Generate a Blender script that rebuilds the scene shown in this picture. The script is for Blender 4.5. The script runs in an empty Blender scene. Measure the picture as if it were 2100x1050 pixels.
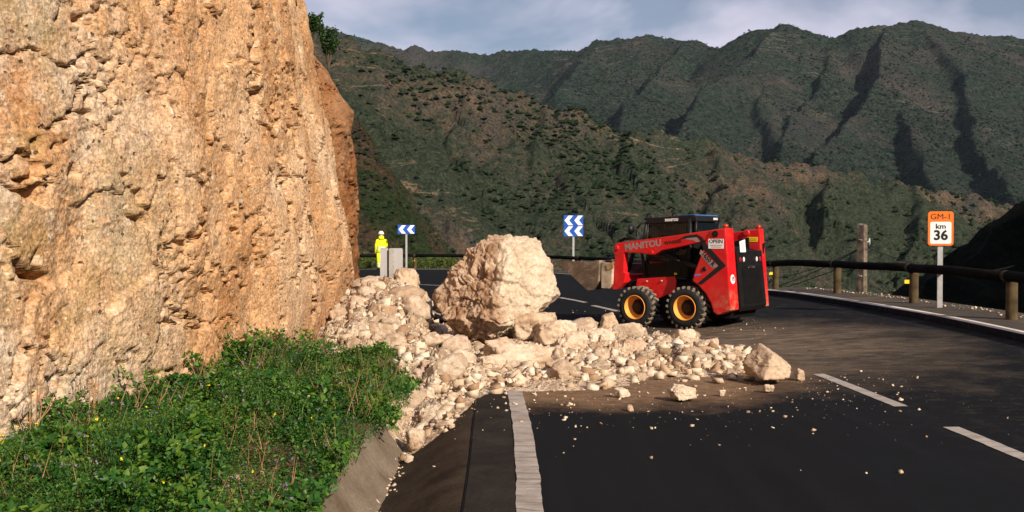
import bpy, bmesh, math, random
import numpy as np
from mathutils import Vector, Matrix

# ------------------------------------------------------------------ camera, sky, sun, exposure
scn = bpy.context.scene
C = scn.collection
F_PX, CAM_H, PITCH = 1950.0, 1.5, math.atan(35 / 1950)
cam = bpy.data.cameras.new('camera')
cam.sensor_width = 36.0
cam.lens = 36.0 * F_PX / 2100
cam.clip_end = 9000
cam.clip_start = 0.1
camo = bpy.data.objects.new('camera', cam)
C.objects.link(camo)
camo.location = (0, 0, CAM_H)
camo.rotation_euler = (math.pi / 2 - PITCH, 0, 0)
scn.camera = camo

SUN_AZ = math.radians(34)      # to the right of straight behind the camera
SUN_EL = math.radians(29)
S = Vector((math.sin(SUN_AZ) * math.cos(SUN_EL), -math.cos(SUN_AZ) * math.cos(SUN_EL), math.sin(SUN_EL)))

world = bpy.data.worlds.new('World')
scn.world = world
world.use_nodes = True
wn = world.node_tree
wn.nodes.clear()
w_out = wn.nodes.new('ShaderNodeOutputWorld')
w_bg = wn.nodes.new('ShaderNodeBackground')
w_bg.inputs['Strength'].default_value = 0.055
sky = wn.nodes.new('ShaderNodeTexSky')
sky.sky_type = 'NISHITA'
sky.sun_disc = False
sky.sun_elevation = SUN_EL
sky.sun_rotation = math.atan2(S.x, S.y)
sky.air_density = 1.0
sky.dust_density = 0.6
sky.ozone_density = 1.6
tc = wn.nodes.new('ShaderNodeTexCoord')
mp = wn.nodes.new('ShaderNodeMapping')
mp.inputs['Scale'].default_value = (2.2, 2.2, 4.6)
mp.inputs['Location'].default_value = (0.35, 0.1, 0.62)
cn = wn.nodes.new('ShaderNodeTexNoise')
cn.inputs['Scale'].default_value = 1.5
cn.inputs['Detail'].default_value = 5
cn.inputs['Roughness'].default_value = 0.55
cn.inputs['Distortion'].default_value = 0.25
cr = wn.nodes.new('ShaderNodeValToRGB')
cr.color_ramp.elements[0].color = (0.22, 0.22, 0.22, 1)
cr.color_ramp.elements[0].position = 0.40
cr.color_ramp.elements[1].position = 0.58
cn2 = wn.nodes.new('ShaderNodeTexNoise')
cn2.inputs['Scale'].default_value = 1.9
cn2.inputs['Detail'].default_value = 5
ccol = wn.nodes.new('ShaderNodeValToRGB')
ccol.color_ramp.elements[0].position = 0.35
ccol.color_ramp.elements[0].color = (6.2, 6.4, 8.3, 1)
ccol.color_ramp.elements[1].position = 0.68
ccol.color_ramp.elements[1].color = (10.4, 9.9, 11.8, 1)
wm = wn.nodes.new('ShaderNodeMix')
wm.data_type = 'RGBA'
L = wn.links.new
L(tc.outputs['Generated'], mp.inputs['Vector'])
L(mp.outputs['Vector'], cn.inputs['Vector'])
L(mp.outputs['Vector'], cn2.inputs['Vector'])
L(cn.outputs['Fac'], cr.inputs['Fac'])
L(cn2.outputs['Fac'], ccol.inputs['Fac'])
L(cr.outputs['Color'], wm.inputs['Factor'])
L(sky.outputs['Color'], wm.inputs['A'])
L(ccol.outputs['Color'], wm.inputs['B'])
L(wm.outputs['Result'], w_bg.inputs['Color'])
L(w_bg.outputs['Background'], w_out.inputs['Surface'])

sl = bpy.data.lights.new('sun', 'SUN')
sl.energy = 5.0
sl.angle = math.radians(0.5)
sl.color = (1.0, 0.86, 0.69)
so = bpy.data.objects.new('sun', sl)
C.objects.link(so)
so.rotation_euler = (-S).to_track_quat('-Z', 'Y').to_euler()
so.location = (20, -30, 30)

scn.view_settings.view_transform = 'Standard'
scn.view_settings.look = 'None'
scn.view_settings.exposure = 0.45
scn.view_settings.gamma = 1.0
scn.view_settings.use_curve_mapping = False

R = random.Random(7)
rng = np.random.default_rng(11)


# ------------------------------------------------------------------ helpers
def pix(x, y, Y):
    """point seen at photo pixel (x, y) at forward distance Y"""
    dx, dz = (x - 1050) / F_PX, -(y - 525) / F_PX
    c, s = math.cos(PITCH), math.sin(PITCH)
    d = np.array([dx, c + dz * s, -s + dz * c])
    return np.array([0, 0, CAM_H]) + d * (Y / d[1])


def sstep(a, b, x):
    t = np.clip((x - a) / (b - a), 0, 1)
    return t * t * (3 - 2 * t)


_perm = np.random.default_rng(5).permutation(256).astype(np.int64)
_perm = np.concatenate([_perm, _perm, _perm])
_g = np.random.default_rng(6).normal(size=(256, 3))
_g /= np.linalg.norm(_g, axis=1, keepdims=True)


def perlin(P):
    P = np.asarray(P, float)
    i = np.floor(P).astype(np.int64)
    f = P - i
    i &= 255
    u = f * f * f * (f * (f * 6 - 15) + 10)
    res = 0
    for dx in (0, 1):
        wx = u[:, 0] if dx else 1 - u[:, 0]
        for dy in (0, 1):
            wy = u[:, 1] if dy else 1 - u[:, 1]
            for dz in (0, 1):
                wz = u[:, 2] if dz else 1 - u[:, 2]
                h = _perm[_perm[_perm[(i[:, 0] + dx) & 255] + ((i[:, 1] + dy) & 255)] + ((i[:, 2] + dz) & 255)]
                g = _g[h]
                res = res + wx * wy * wz * (g[:, 0] * (f[:, 0] - dx) + g[:, 1] * (f[:, 1] - dy) + g[:, 2] * (f[:, 2] - dz))
    return res * 1.5


def fbm(P, octaves=4, gain=0.5, lac=2.03):
    P = np.asarray(P, float)
    r, a = 0, 1.0
    for o in range(octaves):
        r = r + a * perlin(P + o * 17.3)
        P = P * lac
        a *= gain
    return r


def ridged(P, octaves=4, gain=0.5):
    P = np.asarray(P, float)
    r, a = 0, 1.0
    for o in range(octaves):
        r = r + a * (1 - np.abs(perlin(P + o * 9.1)) * 2)
        P = P * 2.07
        a *= gain
    return r


def worley(P):
    """F1, F2 and a random value per cell"""
    P = np.asarray(P, float)
    i = np.floor(P).astype(np.int64)
    n = len(P)
    f1 = np.full(n, 9.0)
    f2 = np.full(n, 9.0)
    cid = np.zeros(n)
    for dx in (-1, 0, 1):
        for dy in (-1, 0, 1):
            for dz in (-1, 0, 1):
                c = i + np.array([dx, dy, dz])
                h = _perm[_perm[_perm[c[:, 0] & 255] + (c[:, 1] & 255)] + (c[:, 2] & 255)]
                off = 0.5 + _g[h] * 0.45
                d = np.linalg.norm(c + off - P, axis=1)
                m = d < f1
                f2 = np.where(m, f1, np.minimum(f2, d))
                cid = np.where(m, h / 255.0, cid)
                f1 = np.where(m, d, f1)
    return f1, f2, cid


def mesh_np(name, verts, faces, smooth=False):
    """faces: (n,3) or (n,4) int array, or list of those"""
    me = bpy.data.meshes.new(name)
    verts = np.asarray(verts, np.float32)
    if not isinstance(faces, (list, tuple)):
        faces = [faces]
    me.vertices.add(len(verts))
    me.vertices.foreach_set('co', verts.ravel())
    tot = np.concatenate([np.full(len(f), f.shape[1]) for f in faces])
    loops = np.concatenate([f.ravel() for f in faces]).astype(np.int32)
    start = np.concatenate([[0], np.cumsum(tot)[:-1]]).astype(np.int32)
    me.loops.add(len(loops))
    me.loops.foreach_set('vertex_index', loops)
    me.polygons.add(len(tot))
    me.polygons.foreach_set('loop_start', start)
    me.polygons.foreach_set('loop_total', tot.astype(np.int32))
    if smooth:
        me.polygons.foreach_set('use_smooth', np.ones(len(tot), bool))
    me.update(calc_edges=True)
    me.validate()
    return me


def grid_faces(nr, nc):
    a = np.arange(nr * nc).reshape(nr, nc)
    return np.stack([a[:-1, :-1].ravel(), a[:-1, 1:].ravel(), a[1:, 1:].ravel(), a[1:, :-1].ravel()], 1)


def link(name, me, mat=None, parent=None, **props):
    o = bpy.data.objects.new(name, me)
    C.objects.link(o)
    if mat is not None and me is not None:
        if len(me.materials) == 0:
            me.materials.append(mat)
    if parent is not None:
        o.parent = parent
    for k, v in props.items():
        o[k] = v
    return o


def empty(name, loc, rotz=0, **props):
    o = bpy.data.objects.new(name, None)
    C.objects.link(o)
    o.location = loc
    o.rotation_euler = (0, 0, rotz)
    o.empty_display_size = 0.2
    for k, v in props.items():
        o[k] = v
    return o


def bm_mesh(name, bm, smooth=False):
    me = bpy.data.meshes.new(name)
    bmesh.ops.recalc_face_normals(bm, faces=bm.faces)
    bm.to_mesh(me)
    bm.free()
    if smooth:
        for p in me.polygons:
            p.use_smooth = True
    return me


def add_box(bm, c, s, rot=None):
    r = bmesh.ops.create_cube(bm, size=1)
    M = Matrix.Translation(c) @ (rot.to_4x4() if rot else Matrix.Identity(4)) @ Matrix.Diagonal((*s, 1))
    bmesh.ops.transform(bm, matrix=M, verts=r['verts'])
    return r['verts']


def add_tube(bm, pts, rad, n=8, cap=True):
    """tube along a list of points, rad a number or a list"""
    pts = [Vector(p) for p in pts]
    if not isinstance(rad, (list, tuple)):
        rad = [rad] * len(pts)
    rings = []
    for i, p in enumerate(pts):
        t = (pts[min(i + 1, len(pts) - 1)] - pts[max(i - 1, 0)]).normalized()
        a = t.orthogonal().normalized() if i == 0 else (prev - t * prev.dot(t)).normalized()
        prev = a
        b = t.cross(a)
        rings.append([bm.verts.new(p + (a * math.cos(2 * math.pi * k / n) + b * math.sin(2 * math.pi * k / n)) * rad[i]) for k in range(n)])
    for i in range(len(rings) - 1):
        for k in range(n):
            bm.faces.new((rings[i][k], rings[i][(k + 1) % n], rings[i + 1][(k + 1) % n], rings[i + 1][k]))
    if cap:
        bm.faces.new(rings[0])
        bm.faces.new(rings[-1])


def add_prism_y(bm, poly, y0, y1):
    """polygon in (x, z) extruded from y0 to y1"""
    a = [bm.verts.new((x, y0, z)) for x, z in poly]
    b = [bm.verts.new((x, y1, z)) for x, z in poly]
    bm.faces.new(a)
    bm.faces.new(b)
    n = len(poly)
    for i in range(n):
        bm.faces.new((a[i], a[(i + 1) % n], b[(i + 1) % n], b[i]))


def add_lathe_y(bm, prof, n=40, c=(0, 0, 0)):
    """profile of (radius, y) turned about the y axis through c"""
    rings = []
    for r, y in prof:
        rings.append([bm.verts.new((c[0] + r * math.cos(2 * math.pi * k / n), c[1] + y, c[2] + r * math.sin(2 * math.pi * k / n))) for k in range(n)])
    for i in range(len(rings) - 1):
        for k in range(n):
            bm.faces.new((rings[i][k], rings[i][(k + 1) % n], rings[i + 1][(k + 1) % n], rings[i + 1][k]))
    return rings


def bevel(bm, w, seg=2, ang=30):
    ed = [e for e in bm.edges if len(e.link_faces) == 2 and e.calc_face_angle(0) > math.radians(ang)]
    bmesh.ops.bevel(bm, geom=ed, offset=w, segments=seg, profile=0.6, affect='EDGES', clamp_overlap=True)


def catmull(pts, n):
    P = np.array(pts, float)
    P = np.vstack([2 * P[0] - P[1], P, 2 * P[-1] - P[-2]])
    out = []
    for i in range(1, len(P) - 2):
        for k in range(24):
            t = k / 24
            a, b, c, d = P[i - 1], P[i], P[i + 1], P[i + 2]
            out.append(0.5 * ((2 * b) + (-a + c) * t + (2 * a - 5 * b + 4 * c - d) * t * t + (-a + 3 * b - 3 * c + d) * t ** 3))
    out.append(P[-2])
    out = np.array(out)
    s = np.concatenate([[0], np.cumsum(np.linalg.norm(np.diff(out, axis=0), axis=1))])
    q = np.linspace(0, s[-1], n)
    return np.stack([np.interp(q, s, out[:, k]) for k in range(out.shape[1])], 1)


def normals2d(P):
    t = np.gradient(P, axis=0)
    t /= np.linalg.norm(t, axis=1, keepdims=True) + 1e-9
    return np.stack([t[:, 1], -t[:, 0]], 1)     # to the right of travel


# ------------------------------------------------------------------ materials
class NB:
    """tiny node-graph writer"""
    def __init__(self, name, rough=0.85, spec=0.25):
        self.m = bpy.data.materials.new(name)
        self.m.use_nodes = True
        self.t = self.m.node_tree
        self.b = self.t.nodes['Principled BSDF']
        self.b.inputs['Roughness'].default_value = rough
        self.b.inputs['Specular IOR Level'].default_value = spec
        self._co = None

    def new(self, k):
        return self.t.nodes.new(k)

    def link(self, a, b):
        self.t.links.new(a, b)

    def co(self, kind='Object', scale=(1, 1, 1), loc=(0, 0, 0), rot=(0, 0, 0)):
        c = self.new('ShaderNodeTexCoord')
        m = self.new('ShaderNodeMapping')
        m.inputs['Scale'].default_value = scale
        m.inputs['Location'].default_value = loc
        m.inputs['Rotation'].default_value = rot
        self.link(c.outputs[kind], m.inputs['Vector'])
        return m.outputs['Vector']

    def noise(self, v, scale, detail=5, rough=0.55, dist=0.0):
        n = self.new('ShaderNodeTexNoise')
        n.inputs['Scale'].default_value = scale
        n.inputs['Detail'].default_value = detail
        n.inputs['Roughness'].default_value = rough
        n.inputs['Distortion'].default_value = dist
        self.link(v, n.inputs['Vector'])
        return n.outputs['Fac']

    def vor(self, v, scale, feature='F1', out='Distance', rand=1.0):
        n = self.new('ShaderNodeTexVoronoi')
        n.feature = feature
        n.inputs['Scale'].default_value = scale
        n.inputs['Randomness'].default_value = rand
        self.link(v, n.inputs['Vector'])
        return n.outputs[out]

    def ramp(self, f, stops):
        r = self.new('ShaderNodeValToRGB')
        e = r.color_ramp.elements
        while len(e) < len(stops):
            e.new(0.5)
        for k, (p, c) in enumerate(stops):
            e[k].position = p
            e[k].color = (*c, 1) if isinstance(c, tuple) else (c, c, c, 1)
        self.link(f, r.inputs['Fac'])
        return r.outputs['Color']

    def mix(self, f, a, b, mode='MIX'):
        m = self.new('ShaderNodeMix')
        m.data_type = 'RGBA'
        m.blend_type = mode
        for s, v in (('Factor', f), ('A', a), ('B', b)):
            sock = m.inputs[s]
            if hasattr(v, 'is_output'):
                self.link(v, sock)
            elif s == 'Factor':
                sock.default_value = v
            else:
                sock.default_value = (*v, 1) if isinstance(v, tuple) else (v, v, v, 1)
        return m.outputs['Result']

    def math(self, op, a, b=0.0, c=None):
        m = self.new('ShaderNodeMath')
        m.operation = op
        for k, v in enumerate((a, b) if c is None else (a, b, c)):
            if hasattr(v, 'is_output'):
                self.link(v, m.inputs[k])
            else:
                m.inputs[k].default_value = v
        return m.outputs[0]

    def mapr(self, v, a, b, c=0.0, d=1.0):
        m = self.new('ShaderNodeMapRange')
        m.inputs['From Min'].default_value = a
        m.inputs['From Max'].default_value = b
        m.inputs['To Min'].default_value = c
        m.inputs['To Max'].default_value = d
        self.link(v, m.inputs['Value'])
        return m.outputs['Result']

    def sep(self, v):
        s = self.new('ShaderNodeSeparateXYZ')
        self.link(v, s.inputs[0])
        return s.outputs

    def bump(self, h, strength=0.5, dist=0.02, prev=None):
        b = self.new('ShaderNodeBump')
        b.inputs['Strength'].default_value = strength
        b.inputs['Distance'].default_value = dist
        self.link(h, b.inputs['Height'])
        if prev is not None:
            self.link(prev, b.inputs['Normal'])
        return b.outputs['Normal']

    def done(self, col=None, normal=None, rough=None):
        if col is not None:
            if hasattr(col, 'is_output'):
                self.link(col, self.b.inputs['Base Color'])
            else:
                self.b.inputs['Base Color'].default_value = (*col, 1)
        if normal is not None:
            self.link(normal, self.b.inputs['Normal'])
        if rough is not None:
            self.link(rough, self.b.inputs['Roughness'])
        return self.m

    def rand_island(self):
        return self.new('ShaderNodeNewGeometry').outputs['Random Per Island']

    def rand_obj(self):
        return self.new('ShaderNodeObjectInfo').outputs['Random']


def plain(name, col, rough=0.6, spec=0.3, var=0.25, scale=6.0, metal=0.0):
    b = NB(name, rough, spec)
    v = b.co()
    f = b.noise(v, scale, 6, 0.6)
    dark = tuple(c * (1 - var) for c in col)
    lite = tuple(min(1, c * (1 + var)) for c in col)
    b.b.inputs['Metallic'].default_value = metal
    return b.done(b.ramp(f, [(0.3, dark), (0.7, lite)]))


def cliff_mat(name, dark=False):
    b = NB(name, 0.92, 0.12)
    v = b.co()
    big = b.noise(v, 0.55, 4, 0.6, 0.6)
    base = b.ramp(big, [(0.32, (0.40, 0.20, 0.087)), (0.43, (0.49, 0.272, 0.13)), (0.53, (0.545, 0.336, 0.182)), (0.66, (0.60, 0.42, 0.268))])
    # orange iron stain in tall streaks
    st = b.noise(b.co(scale=(0.9, 0.9, 0.5), loc=(3.1, 1.7, 0.4)), 1.5, 7, 0.7, 1.2)
    base = b.mix(b.ramp(st, [(0.56, 0.0), (0.72, 0.6)]), base, (0.50, 0.235, 0.075))
    # bleached chalky zone and olive lichen towards the near end
    xyz = b.sep(b.co())
    near = b.mapr(xyz[1], 8.6, 6.6)
    ch = b.noise(v, 0.9, 4, 0.6)
    base = b.mix(b.math('MULTIPLY', near, b.ramp(ch, [(0.42, 0.0), (0.56, 0.85)])), base, (0.56, 0.46, 0.35))
    li = b.noise(b.co(loc=(7, 3, 1)), 1.1, 5, 0.65)
    base = b.mix(b.math('MULTIPLY', near, b.ramp(li, [(0.50, 0.0), (0.62, 0.6)])), base, (0.27, 0.20, 0.085))
    # embedded clasts, two sizes
    wv = b.co(scale=(1, 1, 1.25))
    d1 = b.vor(wv, 7.5, 'F1', 'Color')
    d1f = b.vor(wv, 7.5, 'F1', 'Distance')
    gate = b.math('MULTIPLY', b.ramp(d1f, [(0.30, 1.0), (0.44, 0.0)]), b.ramp(b.sep(d1)[0], [(0.55, 0.0), (0.75, 0.8)]))
    base = b.mix(gate, base, b.ramp(b.sep(d1)[1], [(0.0, (0.62, 0.50, 0.37)), (0.5, (0.56, 0.36, 0.21)), (1.0, (0.40, 0.25, 0.14))]))
    d2 = b.vor(wv, 24, 'F1', 'Color')
    d2f = b.vor(wv, 24, 'F1', 'Distance')
    base = b.mix(b.math('MULTIPLY', b.ramp(d2f, [(0.3, 0.75), (0.5, 0.0)]), b.ramp(b.sep(d2)[0], [(0.5, 0.0), (0.8, 1.0)])),
                 base, b.ramp(b.sep(d2)[1], [(0.0, (0.64, 0.53, 0.40)), (0.6, (0.52, 0.31, 0.16)), (1.0, (0.30, 0.165, 0.08))]))
    fine = b.noise(v, 30, 6, 0.7)
    base = b.mix(1.0, base, b.ramp(fine, [(0.32, 0.52), (0.5, 1.0), (0.68, 1.28)]), 'MULTIPLY')
    base = b.mix(1.0, base, b.ramp(b.noise(v, 3.3, 6, 0.7), [(0.3, 0.78), (0.68, 1.16)]), 'MULTIPLY')
    # earth washed down along the foot
    foot = b.math('MULTIPLY', b.mapr(xyz[2], 1.3, 0.0), b.mapr(xyz[1], 8.6, 12.5))
    base = b.mix(b.math('MULTIPLY', foot, 0.75), base, (0.33, 0.165, 0.075))
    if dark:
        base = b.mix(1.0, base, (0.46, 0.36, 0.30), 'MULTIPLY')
    # small holes: dark earth, and mostly their shade put into the colour
    hv = b.vor(b.co(scale=(1, 1, 1.3), loc=(2, 5, 1)), 10, 'F1', 'Distance')
    hc = b.sep(b.vor(b.co(scale=(1, 1, 1.3), loc=(2, 5, 1)), 10, 'F1', 'Color'))[0]
    hole = b.math('MULTIPLY', b.ramp(b.math('ADD', hv, b.math('MULTIPLY', b.math('SUBTRACT', b.noise(v, 40, 4, 0.7), 0.5), 0.30)), [(0.12, 1.0), (0.19, 0.0)]), b.ramp(hc, [(0.62, 0.0), (0.66, 1.0)]))
    base = b.mix(b.math('MULTIPLY', hole, 0.85), base, (0.10, 0.055, 0.028))
    gr_ = b.vor(v, 58, 'F1', 'Color')
    base = b.mix(1.0, base, b.ramp(b.sep(gr_)[0], [(0.0, 0.70), (0.4, 0.97), (1.0, 1.16)]), 'MULTIPLY')
    n1 = b.bump(b.noise(v, 7, 6, 0.7), 0.35, 0.05)
    n2 = b.bump(d2f, 0.35, 0.025, n1)
    n2 = b.bump(hole, 1.0, -0.05, n2)
    n3 = b.bump(b.vor(v, 58, 'F1', 'Distance'), 0.32, 0.012, n2)
    n3 = b.bump(b.noise(v, 110, 3, 0.7), 0.5, 0.008, n3)
    return b.done(base, n3)


def rock_mat(name, stain=0.55, brown=(0.30, 0.165, 0.085)):
    b = NB(name, 0.9, 0.12)
    v = b.co()
    r = b.rand_obj()
    vv = b.new('ShaderNodeVectorMath')
    vv.operation = 'ADD'
    b.link(v, vv.inputs[0])
    cx = b.new('ShaderNodeCombineXYZ')
    b.link(b.math('MULTIPLY', r, 37.0), cx.inputs[0])
    b.link(cx.outputs[0], vv.inputs[1])
    v = vv.outputs[0]
    base = b.ramp(b.noise(v, 2.6, 6, 0.62, 0.4), [(0.32, (0.42, 0.285, 0.19)), (0.46, (0.56, 0.43, 0.315)), (0.66, (0.66, 0.55, 0.435))])
    base = b.mix(b.ramp(b.noise(v, 1.5, 5, 0.6, 0.6), [(0.55, 0.0), (0.66, stain)]), base, brown)
    base = b.mix(b.math('MULTIPLY', b.mapr(r, 0.5, 1.0), 0.55), base, (0.40, 0.25, 0.14))
    base = b.mix(1.0, base, b.ramp(b.noise(v, 22, 6, 0.7), [(0.3, 0.7), (0.68, 1.2)]), 'MULTIPLY')
    n = b.bump(b.noise(v, 8, 8, 0.68), 0.65, 0.06)
    n = b.bump(b.noise(v, 45, 4, 0.7), 0.55, 0.012, n)
    return b.done(base, n)


def fines_mat():
    b = NB('rubble_fines', 0.95, 0.05)
    v = b.co()
    base = b.ramp(b.noise(v, 2.2, 7, 0.68, 0.4), [(0.32, (0.35, 0.22, 0.14)), (0.48, (0.52, 0.395, 0.28)), (0.66, (0.62, 0.51, 0.39))])
    d = b.sep(b.vor(v, 30, 'F1', 'Color'))[0]
    base = b.mix(1.0, base, b.ramp(d, [(0.0, 0.55), (0.4, 0.95), (1.0, 1.2)]), 'MULTIPLY')
    base = b.mix(1.0, base, b.ramp(b.noise(v, 60, 4, 0.7), [(0.3, 0.7), (0.7, 1.2)]), 'MULTIPLY')
    xyz = b.sep(v)
    earth = b.math('MULTIPLY', b.mapr(b.math('ADD', xyz[0], b.math('MULTIPLY', b.noise(v, 1.5, 5, 0.6), 0.9)), -1.45, -1.75), b.mapr(xyz[1], 13.2, 14.6))
    base = b.mix(b.math('MULTIPLY', earth, 0.9), base, b.ramp(b.noise(v, 7, 6, 0.7), [(0.3, (0.19, 0.085, 0.04)), (0.7, (0.32, 0.165, 0.085))]))
    n = b.bump(b.vor(v, 30, 'F1', 'Distance'), 0.9, 0.03)
    n = b.bump(b.noise(v, 70, 4, 0.7), 0.7, 0.015, n)
    return b.done(base, n)


def boulder_mat():
    b = NB('boulder_limestone', 0.9, 0.12)
    v = b.co()
    base = b.ramp(b.noise(v, 3.0, 7, 0.62, 0.5), [(0.30, (0.54, 0.41, 0.285)), (0.46, (0.65, 0.525, 0.39)), (0.66, (0.72, 0.61, 0.48))])
    # the weathered, earth-stained old surface: its left side
    xyz = b.sep(v)
    edge = b.math('ADD', b.math('MULTIPLY', xyz[0], 1.0), b.math('MULTIPLY', b.math('SUBTRACT', b.noise(v, 2.2, 5, 0.6), 0.5), 0.55))
    old = b.mapr(edge, 0.16, 0.0)
    brown = b.ramp(b.noise(v, 3.4, 7, 0.66, 0.8), [(0.30, (0.22, 0.112, 0.058)), (0.44, (0.41, 0.255, 0.16)), (0.60, (0.57, 0.42, 0.30))])
    base = b.mix(b.math('MULTIPLY', old, 0.95), base, brown)
    base = b.mix(1.0, base, b.ramp(b.noise(v, 26, 6, 0.72), [(0.3, 0.72), (0.68, 1.18)]), 'MULTIPLY')
    n = b.bump(b.noise(v, 9, 9, 0.72), 0.8, 0.07)
    n = b.bump(b.noise(v, 50, 4, 0.7), 0.7, 0.016, n)
    return b.done(base, n)


def asphalt_mat():
    b = NB('asphalt', 0.95, 0.03)
    v = b.co()
    base = b.ramp(b.noise(v, 0.5, 5, 0.6), [(0.3, (0.0075, 0.0088, 0.0118)), (0.7, (0.012, 0.0138, 0.0178))])
    base = b.mix(0.5, base, b.ramp(b.noise(v, 160, 3, 0.7), [(0.34, 0.0015), (0.72, 0.018)]))
    # long tyre-polished streaks along the travel direction
    sv = b.co(scale=(3.0, 0.12, 1))
    base = b.mix(b.ramp(b.noise(sv, 1.2, 3, 0.5), [(0.5, 0.0), (0.75, 0.35)]), base, (0.016, 0.017, 0.020))
    xyz = b.sep(v)
    # dust carried out of the rubble and smeared over the right-hand lane
    dx = b.math('DIVIDE', b.math('SUBTRACT', xyz[0], 3.0), 3.6)
    dy = b.math('DIVIDE', b.math('SUBTRACT', xyz[1], 14.0), 4.6)
    rr = b.math('SQRT', b.math('ADD', b.math('MULTIPLY', dx, dx), b.math('MULTIPLY', dy, dy)))
    rr = b.math('ADD', rr, b.math('MULTIPLY', b.math('SUBTRACT', b.noise(v, 0.9, 5, 0.6), 0.5), 1.0))
    near = b.mapr(rr, 1.05, 0.35)
    smear = b.noise(b.co(scale=(0.8, 1.7, 1), rot=(0, 0, 0.55)), 3.0, 9, 0.78, 0.5)
    dust = b.math('MULTIPLY', near, b.ramp(smear, [(0.38, 0.16), (0.70, 0.75)]))
    base = b.mix(dust, base, (0.27, 0.205, 0.145))
    # thinner film along the right lane towards the camera
    film = b.math('MULTIPLY', b.math('MULTIPLY', b.mapr(xyz[0], 2.9, 4.4), b.mapr(xyz[1], 30, 18)), b.ramp(b.noise(b.co(scale=(0.8, 1.5, 1), rot=(0, 0, 0.4)), 5.0, 9, 0.8), [(0.52, 0.0), (0.72, 0.32)]))
    base = b.mix(film, base, (0.15, 0.12, 0.085))
    # earth halo directly round the debris
    hx = b.math('DIVIDE', b.math('SUBTRACT', xyz[0], 0.9), 2.5)
    hy = b.math('DIVIDE', b.math('SUBTRACT', xyz[1], 11.6), 3.1)
    hr = b.math('SQRT', b.math('ADD', b.math('MULTIPLY', hx, hx), b.math('MULTIPLY', hy, hy)))
    hr = b.math('ADD', hr, b.math('MULTIPLY', b.math('SUBTRACT', b.noise(v, 1.6, 6, 0.65), 0.5), 0.5))
    base = b.mix(b.math('MULTIPLY', b.mapr(hr, 1.1, 0.8), 0.85), base, b.ramp(b.noise(v, 9, 6, 0.7), [(0.3, (0.12, 0.07, 0.04)), (0.7, (0.26, 0.17, 0.105))]))
    # fine crumbs
    cr = b.vor(v, 14, 'F1', 'Distance')
    cg = b.math('MULTIPLY', b.ramp(cr, [(0.05, 1.0), (0.09, 0.0)]), b.mapr(rr, 1.5, 0.6))
    base = b.mix(cg, base, (0.42, 0.31, 0.2))
    n = b.bump(b.noise(v, 170, 3, 0.7), 0.35, 0.006)
    return b.done(base, n)


def line_mat():
    b = NB('road_paint', 0.75, 0.25)
    v = b.co()
    base = b.ramp(b.noise(v, 5, 6, 0.65), [(0.3, (0.21, 0.18, 0.155)), (0.65, (0.37, 0.33, 0.295))])
    cr = b.vor(b.co(scale=(0.7, 9, 1)), 1.1, 'DISTANCE_TO_EDGE', 'Distance')
    base = b.mix(b.ramp(cr, [(0.0, 0.75), (0.035, 0.0)]), base, (0.06, 0.055, 0.05))
    base = b.mix(b.ramp(b.noise(v, 60, 4, 0.7), [(0.58, 0.0), (0.72, 0.6)]), base, (0.12, 0.10, 0.09))
    n = b.bump(b.noise(b.co(scale=(1, 6, 1)), 8, 5, 0.6), 0.4, 0.008)
    return b.done(base, n)


def concrete_mat(name, c0, c1, stain):
    b = NB(name, 0.92, 0.03)
    v = b.co()
    base = b.ramp(b.noise(v, 2.2, 6, 0.65, 0.4), [(0.3, c0), (0.7, c1)])
    base = b.mix(b.ramp(b.noise(v, 1.1, 5, 0.6, 0.8), [(0.5, 0.0), (0.66, 0.8)]), base, stain)
    base = b.mix(1.0, base, b.ramp(b.noise(v, 40, 5, 0.7), [(0.3, 0.7), (0.7, 1.15)]), 'MULTIPLY')
    n = b.bump(b.noise(v, 14, 7, 0.7), 0.5, 0.02)
    return b.done(base, n)


def soil_mat(name, c0, c1, scale=6.0):
    b = NB(name, 0.95, 0.08)
    v = b.co()
    base = b.ramp(b.noise(v, scale, 8, 0.7), [(0.3, c0), (0.7, c1)])
    n = b.bump(b.noise(v, scale * 5, 6, 0.7), 0.8, 0.03)
    return b.done(base, n)


def hill_mat(name, soil0, soil1, green0, green1, rockc, s=1.0, gbias=0.0):
    b = NB(name, 0.95, 0.05)
    v = b.co()
    soil = b.ramp(b.noise(v, 0.05 * s, 8, 0.65), [(0.35, soil0), (0.65, soil1)])
    soil = b.mix(b.ramp(b.noise(v, 0.16 * s, 6, 0.7), [(0.45, 0.0), (0.6, 0.7)]), soil, rockc)
    g = b.ramp(b.noise(v, 0.35 * s, 6, 0.7), [(0.35, green0), (0.65, green1)])
    mk = b.math('ADD', b.math('MULTIPLY', b.noise(v, 0.018 * s, 4, 0.55), 0.62), b.math('MULTIPLY', b.noise(v, 0.24 * s, 7, 0.75), 0.42))
    col = b.mix(b.ramp(mk, [(0.46 - gbias, 0.0), (0.56 - gbias, 1.0)]), soil, g)
    # thin pale ledges of bare rock
    lg = b.noise(b.co(scale=(0.35, 0.35, 2.2)), 0.05 * s, 6, 0.6, 0.5)
    lm = b.math('MULTIPLY', b.ramp(lg, [(0.485, 0.0), (0.5, 1.0), (0.515, 0.0)]), b.ramp(b.noise(v, 0.02 * s, 3, 0.5), [(0.56, 0.0), (0.64, 0.8)]))
    col = b.mix(lm, col, tuple(min(1, c * 1.8) for c in soil1))
    col = b.mix(1.0, col, b.ramp(b.noise(v, 0.9 * s, 5, 0.75), [(0.36, 0.45), (0.64, 1.5)]), 'MULTIPLY')
    n = b.bump(b.noise(v, 0.14 * s, 9, 0.75), 1.0, 6.0 / s)
    return b.done(col, n)


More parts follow.
